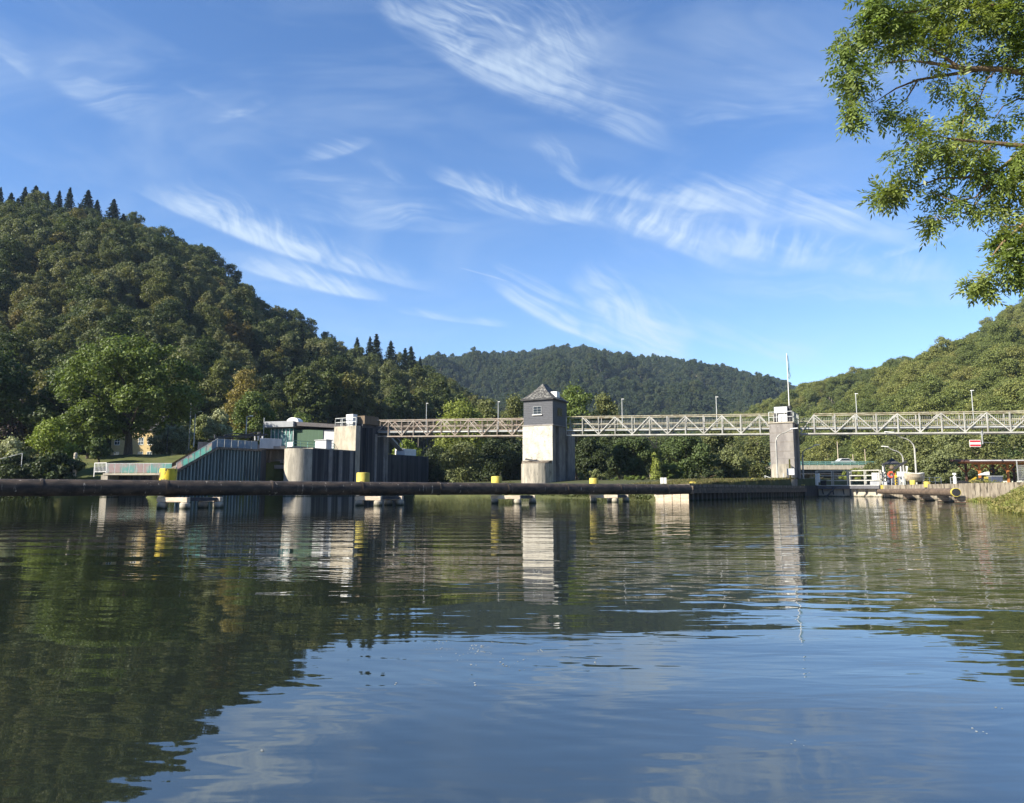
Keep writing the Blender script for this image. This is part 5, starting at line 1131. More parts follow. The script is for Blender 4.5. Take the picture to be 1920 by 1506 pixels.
# platform below the building
mb = MB(); q0 = wpt(s_c + 3.2, -.0); poly = [(wpt(s_b, 3.2).x, wpt(s_b, 3.2).y), (q0.x, q0.y + 1), (P(665, 900, 92).x, 92.5), (P(660, 900, 112).x, 112), (wpt(s_b, 3.2).x + 6, 112)]
mb.prism(poly, -2, P(550, 843, Db).z); o = mb.build('weir_platform', M['pillar'], at=(q0.x, q0.y, 0)); tag(o, 'raised concrete platform below the control building', 'platform')

# ---- yellow house behind the maple
e0 = P(250, 830, 116); e = thing('yellow_house', 'yellow rendered house with white windows behind the maple', 'house', (e0.x, e0.y, 4.0), -R(8))
mb = MB(); mb.box(-3.9, 3.4, 0, 7, -1.7, 6.2); mb.build('wall', M['yhouse'], e); mb = MB(); mb.prism([(-4.2, -.4), (3.7, -.4), (3.7, 7.4), (-4.2, 7.4)], 6.2, 6.35); mb.add([(-4.2, -.4, 6.36), (3.7, -.4, 6.36), (3.7, 7.4, 6.36), (-4.2, 7.4, 6.36), (-4.2, 3.5, 9), (3.7, 3.5, 9)], [(0, 1, 5, 4), (2, 3, 4, 5), (1, 2, 5), (3, 0, 4)]); mb.build('roof', M['greyroof'], e)
for x in (-3.2, -1.1, 1.0, 2.6):
    for z in (1.6, 3.9): window(e, x - .1, x + .8, z, z + 1.2, -.0, nx=2, nz=2)

# ---- masts and lamp posts on the left bank
def arm_lamp(px, by, ty, D, lb, arm=1, curved=False, hx=None, grp=None, zb=None):
    b_ = P(px, by, D); top = P(px, ty, D).z; zb = b_.z if zb is None else zb; H_ = top - zb
    e = thing('street_lamp', lb, 'street lamp', (b_.x, b_.y, zb), 0, grp); mb = MB()
    if not curved:
        mb.path([(0, 0, 0), (0, 0, H_)], [.08, .05], 8); mb.build('post', M['steelg'], e, smooth=True); mb = MB(); mb.beam((0, 0, H_), (arm * .55, 0, H_ + .06), .05); mb.build('arm', M['steelg'], e); mb = MB(); mb.box(min(arm * .35, arm * .75), max(arm * .35, arm * .75), -.1, .1, H_ + .02, H_ + .12); mb.build('lamp_head', M['white'], e)
    else:
        w_ = P(hx, ty, D).x - b_.x; s = 1 if w_ > 0 else -1; w_ = abs(w_); Hs = H_ - w_ * .62
        pts = [(0, 0, 0), (0, 0, Hs)] + [(s * w_ * .55 * (1 - math.cos(a)), 0, Hs + (w_ * .42) * math.sin(a)) for a in (.35, .7, 1.05, 1.4)] + [(s * w_ * .8, 0, H_ - .06)]
        mb.path(pts, [.09, .075] + [.055] * 4 + [.045], 8); mb.build('post', M['steelw'], e, smooth=True)
        mb = MB(); mb.add([(s * w_ * .72, -.07, H_ - .10), (s * w_ * .72, .07, H_ - .10), (s * w_ * 1.06, .09, H_ - .03), (s * w_ * 1.06, -.09, H_ - .03), (s * w_ * .72, -.07, H_), (s * w_ * .72, .07, H_), (s * w_ * 1.06, .05, H_ + .05), (s * w_ * 1.06, -.05, H_ + .05)],
                          [(0, 3, 2, 1), (4, 5, 6, 7), (0, 1, 5, 4), (1, 2, 6, 5), (2, 3, 7, 6), (3, 0, 4, 7)]); mb.build('lamp_head', M['white'], e)
    return e
arm_lamp(363, 838, 773, 90, 'street lamp with short arm on the lawn right of the maple'); arm_lamp(461, 822, 781, 90, 'street lamp rising behind the top of the sheet pile wall')
for (x, by, ty, D, lb) in ((354, 838, 748, 97, 'thin grey mast right of the maple crown'), (313, 840, 800, 92, 'thin dark pole on the lawn crest')):
    b_ = P(x, by, D); mb = MB(); mb.path([(0, 0, -.5), (0, 0, P(x, ty, D).z - b_.z)], [.07, .045], 8); o = mb.build('mast', M['steelg'] if x == 354 else M['steeld'], smooth=True); o.location = b_; tag(o, lb, 'mast')
# ---- quay lamps at the lock
arm_lamp(1458.5, 908, 803, 69.4, 'curved arm lamp standing in front of the grey pillar', curved=True, hx=1493, zb=1.15, grp='curved lamps round the lock'); 
arm_lamp(1507, 907, 834, 75, 'curved arm lamp right of the grey pillar at the lock gate', curved=True, hx=1535, zb=1.15, grp='curved lamps round the lock')
arm_lamp(1696, 905, 837, 78, 'lower curved lamp behind the lock keeper pavilion', curved=True, hx=1655, zb=1.15, grp='curved lamps round the lock')
arm_lamp(1719, 905, 810, 70, 'taller curved lamp rising behind the boat', curved=True, hx=1662, zb=1.15, grp='curved lamps round the lock')

# ---- bollards and signs on the island quay
def qpt(px, back, z=None): 
    o_ = (A0[0] - lock_p[0] * back, A0[1] - lock_p[1] * back); s = hit(px, o_, lock_d); return Vector((o_[0] + lock_d[0] * s, o_[1] + lock_d[1] * s, 1.12 if z is None else z))
q = P(1300, 905, 52); mb = MB(); mb.lathe([(.32, 0), (.32, .24), (.26, .28), (.26, .33)], 20); o = mb.build('mooring_bollard', M['yellow'], smooth=True); o.location = (q.x, q.y, .98); tag(o, 'low wide yellow bollard at the near end of the island quay', 'bollard')
q = qpt(1411, .9); mb = MB(); mb.lathe([(.17, 0), (.17, .42), (.15, .52), (.09, .59), (.02, .61)], 18); o = mb.build('mooring_bollard', M['yellow'], smooth=True); o.location = q; tag(o, 'round topped yellow bollard on the grassy quay edge', 'bollard')
q = qpt(1503, .25); mb = MB(); mb.box(-.35, .25, -.25, .25, -.25, .12); o = mb.build('corner_block', M['yellow'], bevel=.03); o.location = q; o.rotation_euler = (0, 0, -R(33)); tag(o, 'yellow painted corner block at the lock entrance left wall', 'block')
q = P(1244, 905, 53); e = thing('notice_board', 'small blank white twin notice board on the island grass', 'sign', (q.x, q.y, 1.0), 0)
for (a, b_) in ((-.23, -.01), (.02, .22)): mb = MB(); mb.box(a, b_, -.02, .0, .18, .62); mb.build('board', M['white'], e)
mb = MB(); mb.box(-.2, -.16, .003, .04, -.2, .6); mb.box(.16, .2, .003, .04, -.2, .6); mb.build('leg', M['steelg'], e)
for i, x in enumerate((1431, 1435.5, 1439.5, 1443)):
    q = qpt(x, 5.5 + i * .1, 1.2); mb = MB(); mb.path([(0, 0, -.2), (0, 0, 1.0 - .1 * (i % 2))], .045, 8); o = mb.build('fence_post', M['palebeam'], smooth=True); o.location = q; tag(o, 'pale upright post in the short row left of the grey pillar', 'post', 'row of pale posts left of the grey pillar')

# ---- lock gates
G0 = Vector((B0[0] + lock_d[0] * 5.6, B0[1] + lock_d[1] * 5.6, 0)); gw = 6.7; gp = Vector((lock_p[0], lock_p[1], 0)); gd = Vector((lock_d[0], lock_d[1], 0))
G1x = hit(1652, (G0.x, G0.y), (gp.x, gp.y)); gw = G1x
mid = G0 + gp * gw * .5 + gd * 0.9
G1 = G0 + gp * gw
zg0 = 1.18; zg1 = P(1580, 883, 76).z
M['gate_steel'] = surf('dark_gate_steel', (.10, .10, .11), (.06, .06, .07), ns=2, rough=.6)
for i, (a, b_, lb) in enumerate(((G0 + gp * .1, mid - gp * .12, 'left leaf of the lock gate with pale footway railing'), (mid + gp * .12, G1, 'right leaf of the lock gate with pale footway railing'))):
    e = thing('lock_gate', lb, 'lock gate', (a.x, a.y, 0), 0, 'two leaves of the lock gate')
    mb = MB(); mb.beam(a + Vector((0, 0, -.55)), b_ + Vector((0, 0, -.55)), .2, 2.7); mb.build('gate_leaf', M['gatew'], e, world=True)
    mb = MB(); mb.beam(a - gd * .3 + Vector((0, 0, .98)), b_ - gd * .3 + Vector((0, 0, .98)), .75, .30); mb.build('walkway_beam', M['gate_steel'], e, world=True)
    mb = MB(); mb.beam(a - gd * .3 + Vector((0, 0, zg0)), b_ - gd * .3 + Vector((0, 0, zg0)), .85, .08); mb.build('walkway', M['steelg'], e, world=True)
    for off in (-.68, .08):
        mb = railing_mb([a + gd * off + Vector((0, 0, zg0)), b_ + gd * off + Vector((0, 0, zg0))], zg1 - zg0, 3, 1.7, .045); mb.build('railing', M['steelw'], e, world=True)
    mb = MB()
    for k in range(3):
        q = a.lerp(b_, (k + .5) / 3); mb.beam(q - gd * .65 + Vector((0, 0, 1.0)), q - gd * .12 + Vector((0, 0, .25)), .10)
    mb.build('bracket', M['gate_steel'], e, world=True)
a = G0 + gp * 1.0 - gd * .3; 
mb = MB(); mb.beam(G0 + gp * 2.0 - gd * .9 + Vector((0, 0, 1.0)), G0 + gp * .9 - gd * .5 + Vector((0, 0, -.1)), .13, .13); o = mb.build('gate_strut', M['gate_steel'], at=tuple(G0)); tag(o, 'dark diagonal strut in front of the left lock gate leaf', 'strut')
# white machinery at gate left
q = qpt(1515, -.55, 1.18); q = G0 + gp * .15 + Vector((0, 0, 1.2)) - gd * .6
e = thing('gate_winch', 'pale upright gate winch gear beside the curved lamp', 'winch', tuple(q), -R(33))
mb = MB(); mb.box(-.15, .1, -.12, .12, 0, 1.2); mb.box(.12, .3, -.1, .1, .3, 1.25); mb.build('housing', M['white'], e, bevel=.03); mb = MB(); mb.box(.35, .9, -.12, .12, .0, .5); mb.build('motor', M['black'], e, bevel=.05)

# ---- right lock wall, fender
Cc = Vector((C0[0], C0[1], 0)); Ww = Vector((Wr[0], Wr[1], 0)); wd = (Cc - Ww).normalized(); wn = Vector((wd.y, -wd.x, 0))
e = thing('quay_wall', 'pale concrete quay wall behind the timber fender on the right', 'quay wall', tuple(Cc))
mb = MB(); pts = [Ww - wd * 6 + wn * .0, Cc, Cc + gd * 40, Cc + gd * 40 + wn * .6, Cc + wn * .7, Ww - wd * 6 + wn * .6]
mb.prism([(p.x, p.y) for p in pts], -2, 1.14); M['quay'] = surf('quay_concrete', (.36, .31, .235), (.20, .165, .12), (1, 1, .45), 1.8, .92, bump=.04, c3=(.085, .07, .05), s3=(1.2, 1.2, .5), n3=2.0, t3=(.50, .62)); mb.build('wall', M['quay'], e, world=True)
mb = MB(); mb.prism([(p.x, p.y) for p in (Cc - wd * .02 - wn * .18, Cc + gd * .5 - wn * .18, Cc + gd * .5 + wn * .3, Cc - wd * .02 + wn * .3)], -2, .75); mb.build('corner_post', M['quay'], e, world=True)
mb = MB(); mb.prism([(p.x, p.y) for p in (Cc - wd * .05 - wn * .22, Cc + gd * .5 - wn * .22, Cc + gd * .5 + wn * .2, Cc - wd * .05 + wn * .2)], .751, 1.16); mb.build('yellow_corner', M['yellow'], e, world=True)
fe = P(1793, 925, 38.6); fs_ = Cc - wn * .45 - wd * .6
fe = Vector((fe.x, fe.y, 0)); fdv = (Vector((fs_.x, fs_.y, 0)) - fe).normalized(); fn = Vector((fdv.y, -fdv.x, 0))
e = thing('pipe_fender', 'short brown pipe fender with yellow end on the right of the lock', 'fender', tuple(fe))
M['fender'] = surf('brown_fender', (.17, .12, .08), (.085, .06, .042), (1, 1, 2), 2, .8, bump=.02, c3=(.34, .24, .06), n3=1.0, t3=(.66, .72))
mb = MB(); mb.path([fe + fdv * .25 + Vector((0, 0, .60)), fs_ + Vector((0, 0, .58))], .22, 24); mb.build('pipe', M['fender'], e, world=True, smooth=True)
mb = MB(); mb.path([fe + Vector((0, 0, .60)), fe + fdv * .26 + Vector((0, 0, .60))], .232, 24); mb.build('yellow_end', M['yellow'], e, world=True, smooth=True)
mb = MB(); mb.path([fe - fdv * .012 + Vector((0, 0, .60)), fe + fdv * .1 + Vector((0, 0, .60))], .205, 24); mb.build('end_opening', M['black'], e, world=True, smooth=True)
for k, f in enumerate((.02, .17, .36, .58)):
    q = fe.lerp(fs_, f); mb = MB(); mb.box(-.14, .22, .05, .9 if k else .5, -2, .42, Matrix.Translation((q.x, q.y, 0)) @ Matrix.Rotation(math.atan2(fn.y, fn.x) - math.pi / 2, 4, 'Z')); mb.build('pile', M['quay'], e, world=True)
    mb = MB(); 
    for z in (.08, .2, .32): mb.box(-.17, .25, .03, .6, z - .03, z, Matrix.Translation((q.x, q.y, 0)) @ Matrix.Rotation(math.atan2(fn.y, fn.x) - math.pi / 2, 4, 'Z'))
    mb.build('packing', M['woodd'], e, world=True)
def wq(px, back, z=1.15): 
    o_ = Ww + wn * back; s = hit(px, (o_.x, o_.y), (wd.x, wd.y)); return Vector((o_.x + wd.x * s, o_.y + wd.y * s, z))
for (x, bk, r, hh_, z, lb) in ((1711, 1.0, .22, .4, 1.14, 'yellow bollard under the boat on the right quay'), (1738, .06, .24, .42, .92, 'yellow bollard set into the right quay edge')):
    q = wq(x, bk, z); mb = MB(); mb.lathe([(r, 0), (r, hh_ - .04), (r * .85, hh_)], 20); o = mb.build('mooring_bollard', M['yellow'], smooth=True); o.location = q; tag(o, lb, 'bollard')

# ---- lock keeper pavilion
q = P(1675, 905, 74); e = thing('pavilion', 'small open pavilion with black tent shaped roof on white posts', 'pavilion', (q.x, q.y, 1.14), -R(33))
zb_ = P(1675, 871, 74).z - 1.14; za_ = P(1675, 858.5, 74).z - 1.14
mb = MB(); w = .95; ring = [(w * s1, w * s2, zb_) for s1, s2 in ((-1, -1), (1, -1), (1, 1), (-1, 1))]; ring2 = [(x * .55, y * .55, zb_ + (za_ - zb_) * .35) for x, y, z in ring]
mb.add(ring + ring2 + [(0, 0, za_)], [(3, 2, 1, 0)] + [(k, (k + 1) % 4, 4 + (k + 1) % 4, 4 + k) for k in range(4)] + [(4 + k, 4 + (k + 1) % 4, 8) for k in range(4)]); mb.build('roof', M['steeld'], e)
for (x, y) in ((-.8, -.8), (.8, -.8), (-.8, .8), (.8, .8)): mb = MB(); mb.box(x - .05, x + .05, y - .05, y + .05, 0, zb_ + .01); mb.build('post', M['white'], e)
mb = MB(); mb.box(-.6, .5, .2, .5, 0, 1.1); mb.build('cabinet', M['darkblue'], e)
q = P(1671, 890, 72.6); e = thing('life_buoy', 'orange red life buoy hanging at the pavilion', 'life buoy', (q.x, q.y, 1.14), -R(20))
zc_ = q.z - 1.14; mb = MB(); nn = 20; pts = [(.25 * math.cos(2 * math.pi * k / nn), 0, zc_ + .25 * math.sin(2 * math.pi * k / nn)) for k in range(nn + 1)]; mb.path(pts, .09, 8); mb.build('ring', M['orange'], e, smooth=True)
mb = MB(); mb.box(-.03, .03, .1, .16, 0, zc_ + .35); mb.build('holder_post', M['steelg'], e)
# person in pavilion?  dark shape read as stands; signal light
q = P(1680.5, 905, 72.2); e = thing('signal_post', 'yellow and black banded signal post on the right quay', 'signal post', (q.x, q.y, 1.14), -R(25))
mb = MB(); mb.box(-.12, .12, -.1, .1, 0, 1.05); mb.build('housing', M['yellowd'], e, bevel=.02); mb = MB()
for z in (.18, .45, .72): mb.lathe([(.001, -.11), (.08, -.11), (.09, -.2), (.08, -.2)], 12, M=Matrix.Translation((0, 0, z)) @ Matrix.Rotation(R(-90), 4, 'X') @ Matrix.Rotation(R(180), 4, 'X') if False else Matrix.Translation((0.02, -.0, z)) @ Matrix.Rotation(R(90), 4, 'X') @ Matrix.Scale(-1, 4, (0, 0, 1)))
mb.box(-.125, .125, -.105, -.101, .30, .36); mb.box(-.125, .125, -.105, -.101, .58, .63); mb.build('lamp_hood', M['black'], e); mb = MB(); mb.path([(0, 0, 1.05), (0, 0, 1.75)], .04, 8); mb.build('pole', M['yellowd'], e)
a = P(1676, 879, 71.5); b_ = P(1700, 865.5, 71.5); mb = MB(); mb.beam(a, b_, .12, .22); mb.path([a - Vector((.1, 0, .1)), a - Vector((.1, 0, 1.4))], .05, 8); o = mb.build('davit_arm', M['steeld'], at=(a.x, a.y, 1.14)); tag(o, 'black raised davit arm beside the pavilion', 'davit')
mb = MB(); mb.lathe([(.02, -.25), (.22, -.12), (.26, 0), (.2, .18), (.02, .25)], 14); o = mb.build('fender_ball', M['brown'], smooth=True); o.location = P(1672.5, 877, 72.0); tag(o, 'brown round bundle hanging under the pavilion roof', 'bundle')
q = P(1692, 905, 71.0); e = thing('switch_cabinet', 'pale grey wall cabinet on posts between pavilion and boat', 'cabinet', (q.x, q.y, 1.14), -R(15))
z0 = P(1692, 894, 71).z - 1.14; z1 = P(1692, 884.5, 71).z - 1.14; mb = MB(); mb.box(-.42, .38, -.12, .12, z0, z1); mb.build('cabinet', M['greywhite'], e, bevel=.02); mb = MB(); mb.box(-.3, -.18, -.05, .05, 0, z0); mb.box(.15, .27, -.05, .05, 0, z0); mb.build('leg', M['steelg'], e)
q = P(1700, 880, 71.4); mb = MB(); mb.path([(0, 0, 0), (0, 0, 1.4), (.05, 0, 1.9)], [.07, .06, .12], 8); o = mb.build('marker_post', M['white'], smooth=True); o.location = (q.x, q.y, 1.14); tag(o, 'thin white marker post left of the boat', 'post')
# ---- boat on stand
q = P(1716, 900, 66); e = thing('rowing_boat', 'weathered beige rowing boat resting on a stand on the right quay', 'boat', (q.x, q.y, 1.14), R(6))
Lb = P(1733, 900, 66).x - P(1698, 900, 66).x; zk = .30; zg = P(1716, 889, 66).z - 1.14; mb = MB(); n = 12; st_ = []
for i in range(n + 1):
    f = i / n; x = (f - .5) * Lb; w = .52 * math.sin(math.pi * min(1, max(0, f * .86 + .12))) ** .7; kz = zk + (.28 if f < .12 else 0) * (1 - f / .12) + .22 * max(0, f - .75) / .25; g = zg + .09 * abs(f - .5) * 2
    st_.append([(x, -w, g), (x, -w * .92, (g + kz) / 2 + .05), (x, -w * .55, kz + .06), (x, 0, kz), (x, w * .55, kz + .06), (x, w * .92, (g + kz) / 2 + .05), (x, w, g)])
vs = [v for s_2 in st_ for v in s_2]; mb.add(vs, [(i * 7 + j, (i + 1) * 7 + j, (i + 1) * 7 + j + 1, i * 7 + j + 1) for i in range(n) for j in range(6)] + [tuple(range(7)), tuple(range(n * 7 + 6, n * 7 - 1, -1))])
hb = mb.build('hull', M['boathull'], e); md = hb.modifiers.new('thick', 'SOLIDIFY'); md.thickness = .04
mb = MB()
for s1 in (0, 6): 
    for i in range(n): mb.beam(Vector(st_[i][s1]) + Vector((0, 0, .02)), Vector(st_[i + 1][s1]) + Vector((0, 0, .02)), .07, .05)
mb.build('gunwale', M['white'], e); mb = MB(); 
for x in (-.4, .25): mb.box(x, x + .2, -.45, .45, zg - .14, zg - .1)
mb.build('thwart', M['palebeam'], e)
for x in (-.5, .55): mb = MB(); mb.box(x - .06, x + .06, -.4, .4, 0, zk + .1); mb.build('trestle', M['steeld'], e)
# ---- low fence + service post
a = P(1732, 905, 82); b_ = P(1765, 905, 84); c_ = P(1815, 905, 84)
e = thing('railing', 'low pale quay railing between the boat and the service post', 'railing', (a.x, a.y, 1.14)); A1 = Vector((a.x, a.y, 1.14)); B1 = Vector((b_.x, b_.y, 1.14)); C1 = Vector((c_.x, c_.y, 1.14))
railing_mb([A1, B1], 1.0, 2, 1.2, .03).build('rail', M['steelg'], e, world=True)
e = thing('railing', 'low pale railing right of the service post', 'railing', tuple(B1 + Vector((1, 0, 0)))); railing_mb([B1 + Vector((1.1, 0, 0)), C1], 1.0, 2, .7, .03).build('rail', M['steelg'], e, world=True)
q = P(1790.5, 905, 62); e = thing('service_post', 'white service post with a square head on the quay', 'post', (q.x, q.y, 1.14)); zt = P(1790, 895, 62).z - 1.14
mb = MB(); mb.box(-.09, .09, -.09, .09, 0, .72); mb.build('post', M['white'], e, bevel=.02); mb = MB(); mb.box(-.04, .04, -.04, .04, .72, .85); mb.box(-.11, .11, -.08, .08, .85, 1.02); mb.build('head', M['white'], e, bevel=.01)
# ---- timber shelter
q = P(1868, 905, 70); e = thing('timber_shelter', 'open timber shelter with brown pitched roof and braced orange posts', 'shelter', (q.x, q.y, 1.16), -R(10))
dv = (math.cos(R(10)), -math.sin(R(10)))
def sx_(px): return hit(px, (q.x, q.y), dv)
zrf = P(1868, 867, 70).z - 1.16; zrt = P(1868, 859.5, 70).z - 1.16
XL = sx_(1814); XR = sx_(1935)
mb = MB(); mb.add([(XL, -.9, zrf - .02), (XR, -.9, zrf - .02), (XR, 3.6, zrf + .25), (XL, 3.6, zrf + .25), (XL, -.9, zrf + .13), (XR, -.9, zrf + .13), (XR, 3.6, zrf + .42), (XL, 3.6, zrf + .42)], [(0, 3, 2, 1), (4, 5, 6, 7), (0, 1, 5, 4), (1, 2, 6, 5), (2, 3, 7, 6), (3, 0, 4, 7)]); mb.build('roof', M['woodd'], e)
mb = MB(); mb.box(XL - .05, XR + .05, -.95, -.91, zrf + .10, zrf + .2); mb.build('gutter', M['greywhite'], e)
mb = MB(); mb.box(XL + .5, XR - .1, -.06, .10, zrf - .20, zrf - .04); mb.box(XL + .5, XR - .1, 2.9, 3.06, zrf - .0, zrf + .14); mb.build('beam', M['wood'], e)
for px in (1838, 1891, 1932):
    for y in (0.02, 2.98):
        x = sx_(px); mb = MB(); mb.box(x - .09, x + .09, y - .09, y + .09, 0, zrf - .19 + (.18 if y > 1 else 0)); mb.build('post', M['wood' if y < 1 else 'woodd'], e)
        mb = MB(); mb.beam((x, y, zrf - .95), (x - .65, y, zrf - .25), .1); mb.beam((x, y, zrf - .95), (x + .65, y, zrf - .25), .1); mb.build('brace', M['wood'], e)
# mesh fence right of shelter
mb = MB(); xa_ = sx_(1895); xb_ = sx_(1945)
for k in range(24): x = xa_ + (xb_ - xa_) * k / 23; mb.beam((x, -1.4, 0), (x, -1.4, 1.9), .018)
for k in range(10): mb.beam((xa_, -1.4, .05 + k * .2), (xb_, -1.4, .05 + k * .2), .018)
for x in (xa_, (xa_ + xb_) / 2, xb_): mb.beam((x, -1.4, 0), (x, -1.4, 2.3), .07)
Mx = tmat(e); mb.v = [tuple(Mx @ Vector(v)) for v in mb.v]; o = mb.build('mesh_fence', M['steelg'], at=tuple(Mx @ Vector((xa_, -1.4, 0)))); tag(o, 'wire mesh fence panel in front of the right half of the shelter', 'fence')
# work machine under shelter
q2 = P(1848, 905, 69.5); e = thing('work_machine', 'small black and yellow lifting machine with white cab cover under the shelter', 'machine', (q2.x, q2.y, 1.16), -R(8))
mb = MB(); mb.prism([(-.9, -.4), (.7, -.4), (.7, .4), (-.9, .4)], .18, [.55, .95, .95, .55]); mb.build('body', M['black'], e, bevel=.05)
mb = MB(); mb.box(-.3, .15, -.43, -.402, .62, .80); mb.box(-.3, .15, -.43, -.402, .36, .52); mb.build('yellow_panel', M['yellow'], e)
mb = MB(); mb.prism([(-.5, -.3), (.3, -.3), (.3, .3), (-.5, .3)], .951, [1.05, 1.3, 1.3, 1.05]); mb.build('cover', M['white'], e, bevel=.08)
for x in (-1.15, .5): 
    mb = MB(); mb.path([(x, -.5, .24), (x, -.3, .24)], .24, 18); w_ = mb.build('wheel', M['black'], e, smooth=True); mb = MB(); mb.path([(x, -.515, .24), (x, -.45, .24)], .1, 12); mb.build('rim', M['steelg'], w_, smooth=True)
mb = MB(); mb.beam((-1.7, 0, .2), (-.8, 0, .75), .1, .14); mb.build('lift_arm', M['yellowd'], e); mb = MB(); mb.prism([(-2.3, -.5), (-1.6, -.5), (-1.6, .5), (-2.3, .5)], [.02] * 4, [.45, .35, .35, .45]); mb.build('bucket', M['black'], e)
q2 = P(1864, 905, 68.8); e = thing('storage_bin', 'dark blue grey metal bin right of the yellow machine', 'bin', (q2.x, q2.y, 1.16), -R(8)); mb = MB(); mb.box(-.38, .6, -.4, .4, 0, .82); mb.build('body', M['darkblue'], e, bevel=.03); mb = MB(); mb.box(-.42, .64, -.44, .44, .82, .88); mb.build('lid', M['steelg'], e)
q2 = P(1860, 884, 70.6); mb = MB(); pts = [(.24 * math.cos(2 * math.pi * k / 18), 0, .24 * math.sin(2 * math.pi * k / 18)) for k in range(19)]; mb.path(pts, .07, 8); mb.path([(0, .02, -.24), (0, .02, q2.z * -1 + 1.2 + .0)], .03, 6); o = mb.build('tyre_on_post', M['steeld'], smooth=True); o.location = q2; tag(o, 'dark round tyre on a post under the shelter roof', 'tyre')
# ---- road bridge behind
Dr = 140.0; xa_ = P(1395, 870, Dr).x; xb_ = P(1700, 870, Dr - 8).x; zd0 = P(1550, 880.5, Dr).z; zd1 = P(1550, 872.5, Dr).z; zr_ = P(1550, 865.5, Dr).z
e = thing('road_bridge', 'concrete road bridge with green railing behind the lock', 'bridge', (xa_, Dr, 0))
mb = MB(); mb.prism([(xa_, Dr), (xb_, Dr), (xb_, Dr + 8), (xa_, Dr + 8)], zd0, zd1); mb.build('deck', M['concrete'], e, world=True)
mb = MB(); mb.prism([(xa_, Dr + .6), (xb_, Dr + .6), (xb_, Dr + 7), (xa_, Dr + 7)], zd0 - .9, zd0 - .004); mb.build('girder', M['steeld'], e, world=True)
mb = MB()
for k in range(5): x = xa_ + 4 + k * (xb_ - xa_ - 8) / 4; mb.box(x - .4, x + .4, Dr + 1.5, Dr + 6, 1, zd0 - .9)
mb.build('pier', M['pillar'], e, world=True)
mb = railing_mb([(xa_, Dr + .2, zd1), (xb_, Dr + .2, zd1)], zr_ - zd1, 2, 1.6, .05)
for k in range(120): x = xa_ + (xb_ - xa_) * k / 120; mb.beam((x, Dr + .2, zd1), (x, Dr + .2, zr_), .035)
mb.build('railing', M['rail'], e, world=True)
mb = MB(); mb.box(xa_ + .1, xb_ - .1, Dr + .24, Dr + .26, zd1 + .1, zr_ - .1)
m_, t, b, out = newmat('screen_mesh'); b.inputs['Base Color'].default_value = (.10, .22, .20, 1); b.inputs['Alpha'].default_value = .55; b.inputs['Roughness'].default_value = .7; M['screen'] = m_
mb.build('screen', m_, e, world=True)
q = P(1582, 872, Dr + 3); e = thing('parked_car', 'pale silver car crossing the road bridge', 'car', (q.x, q.y, zd1 + .002), 0)
prof = [(-2.1, .35), (-2.1, .8), (-1.3, .95), (-.7, 1.42), (.7, 1.45), (1.4, .98), (2.1, .85), (2.1, .35)]
mb = MB(); vs = [(x, -.85, z) for x, z in prof] + [(x, .85, z) for x, z in prof]; n = len(prof); mb.add(vs, [tuple(range(n)), tuple(range(2 * n - 1, n - 1, -1))] + [(k, n + k, n + (k + 1) % n, (k + 1) % n) for k in range(n)]); mb.build('body', M['greywhite'], e, bevel=.06)
mb = MB(); mb.prism([(-.95, -.862), (1.1, -.862), (1.1, -.852), (-.95, -.852)], .98, [1.0, 1.0, 1.0, 1.0]); mb.add([(-1.1, -.86, .98), (1.2, -.86, .98), (.68, -.86, 1.36), (-.68, -.86, 1.34)], [(0, 1, 2, 3)]); mb.build('side_window', M['glassy'], e)
for x in (-1.3, 1.3): mb = MB(); mb.path([(x, -.87, .33), (x, -.6, .33)], .33, 18); mb.build('wheel', M['black'], e, smooth=True)
for (x, ty, lb) in ((1421, 830, 'thin rusty pole on the road bridge left of the grey pillar'), (1572, 828, 'tall pale pole on the road bridge above the car'), (1623, 842, 'pale pole on the road bridge right of the car'), (1600, 852, 'short pale pole on the road bridge between the taller two')):
    b_ = P(x, 870, Dr + 5); mb = MB(); mb.path([(0, 0, 0), (0, 0, P(x, ty, Dr + 5).z - zd1)], [.09, .06], 8); o = mb.build('mast', M['palebeam'], smooth=True); o.location = (b_.x, b_.y, zd1); tag(o, lb, 'mast')
e = thing('service_container', 'pale white service container beyond the right gate railing', 'container', tuple(P(1648, 905, 84)) , -R(10)); e.location.z = 1.14
mb = MB(); mb.box(-.65, -.12, 0, .3, .75, 1.55); mb.box(.0, .36, 0, .3, .75, 1.55); mb.build('panel', M['white'], e); mb = MB(); mb.box(-.7, 1.0, .05, .9, 0, .55); mb.build('base', M['greywhite'], e)

# ---- small things on the water
rs_ = random.Random(12); mb = MB()
for k in range(70):
    if k < 52: px = rs_.gauss(930, 75); py = 1205 + abs(rs_.gauss(0, 30)) + (px - 930) * .08
    else: px = rs_.uniform(300, 1900); py = rs_.uniform(990, 1480)
    d = EYE * F / max(25, (py - HZ)) ; ang = math.atan((py - CY) / F) - PITCH; Yv = EYE / math.tan(ang); x = (px - CX) / F * Yv / math.cos(PITCH) * (1 + 0)
    p = P(px, py, Yv); r = rs_.uniform(.002, .0055)
    for j in range(rs_.randint(1, 4)):
        cx_ = p.x + rs_.uniform(-.02, .02); cy_ = Yv + rs_.uniform(-.03, .03); rr = r * rs_.uniform(.5, 1)
        mb.lathe([(rr, 0.0005), (rr * .8, rr * .35), (rr * .3, rr * .5)], 7, (cx_, cy_, 0))
o = mb.build('floating_foam', surf('foam', (.32, .34, .34), (.12, .13, .12), rough=.2, spec=.6), smooth=True); tag(o, 'scattered foam bubbles and leaf bits floating on the water', 'foam', kind='stuff')

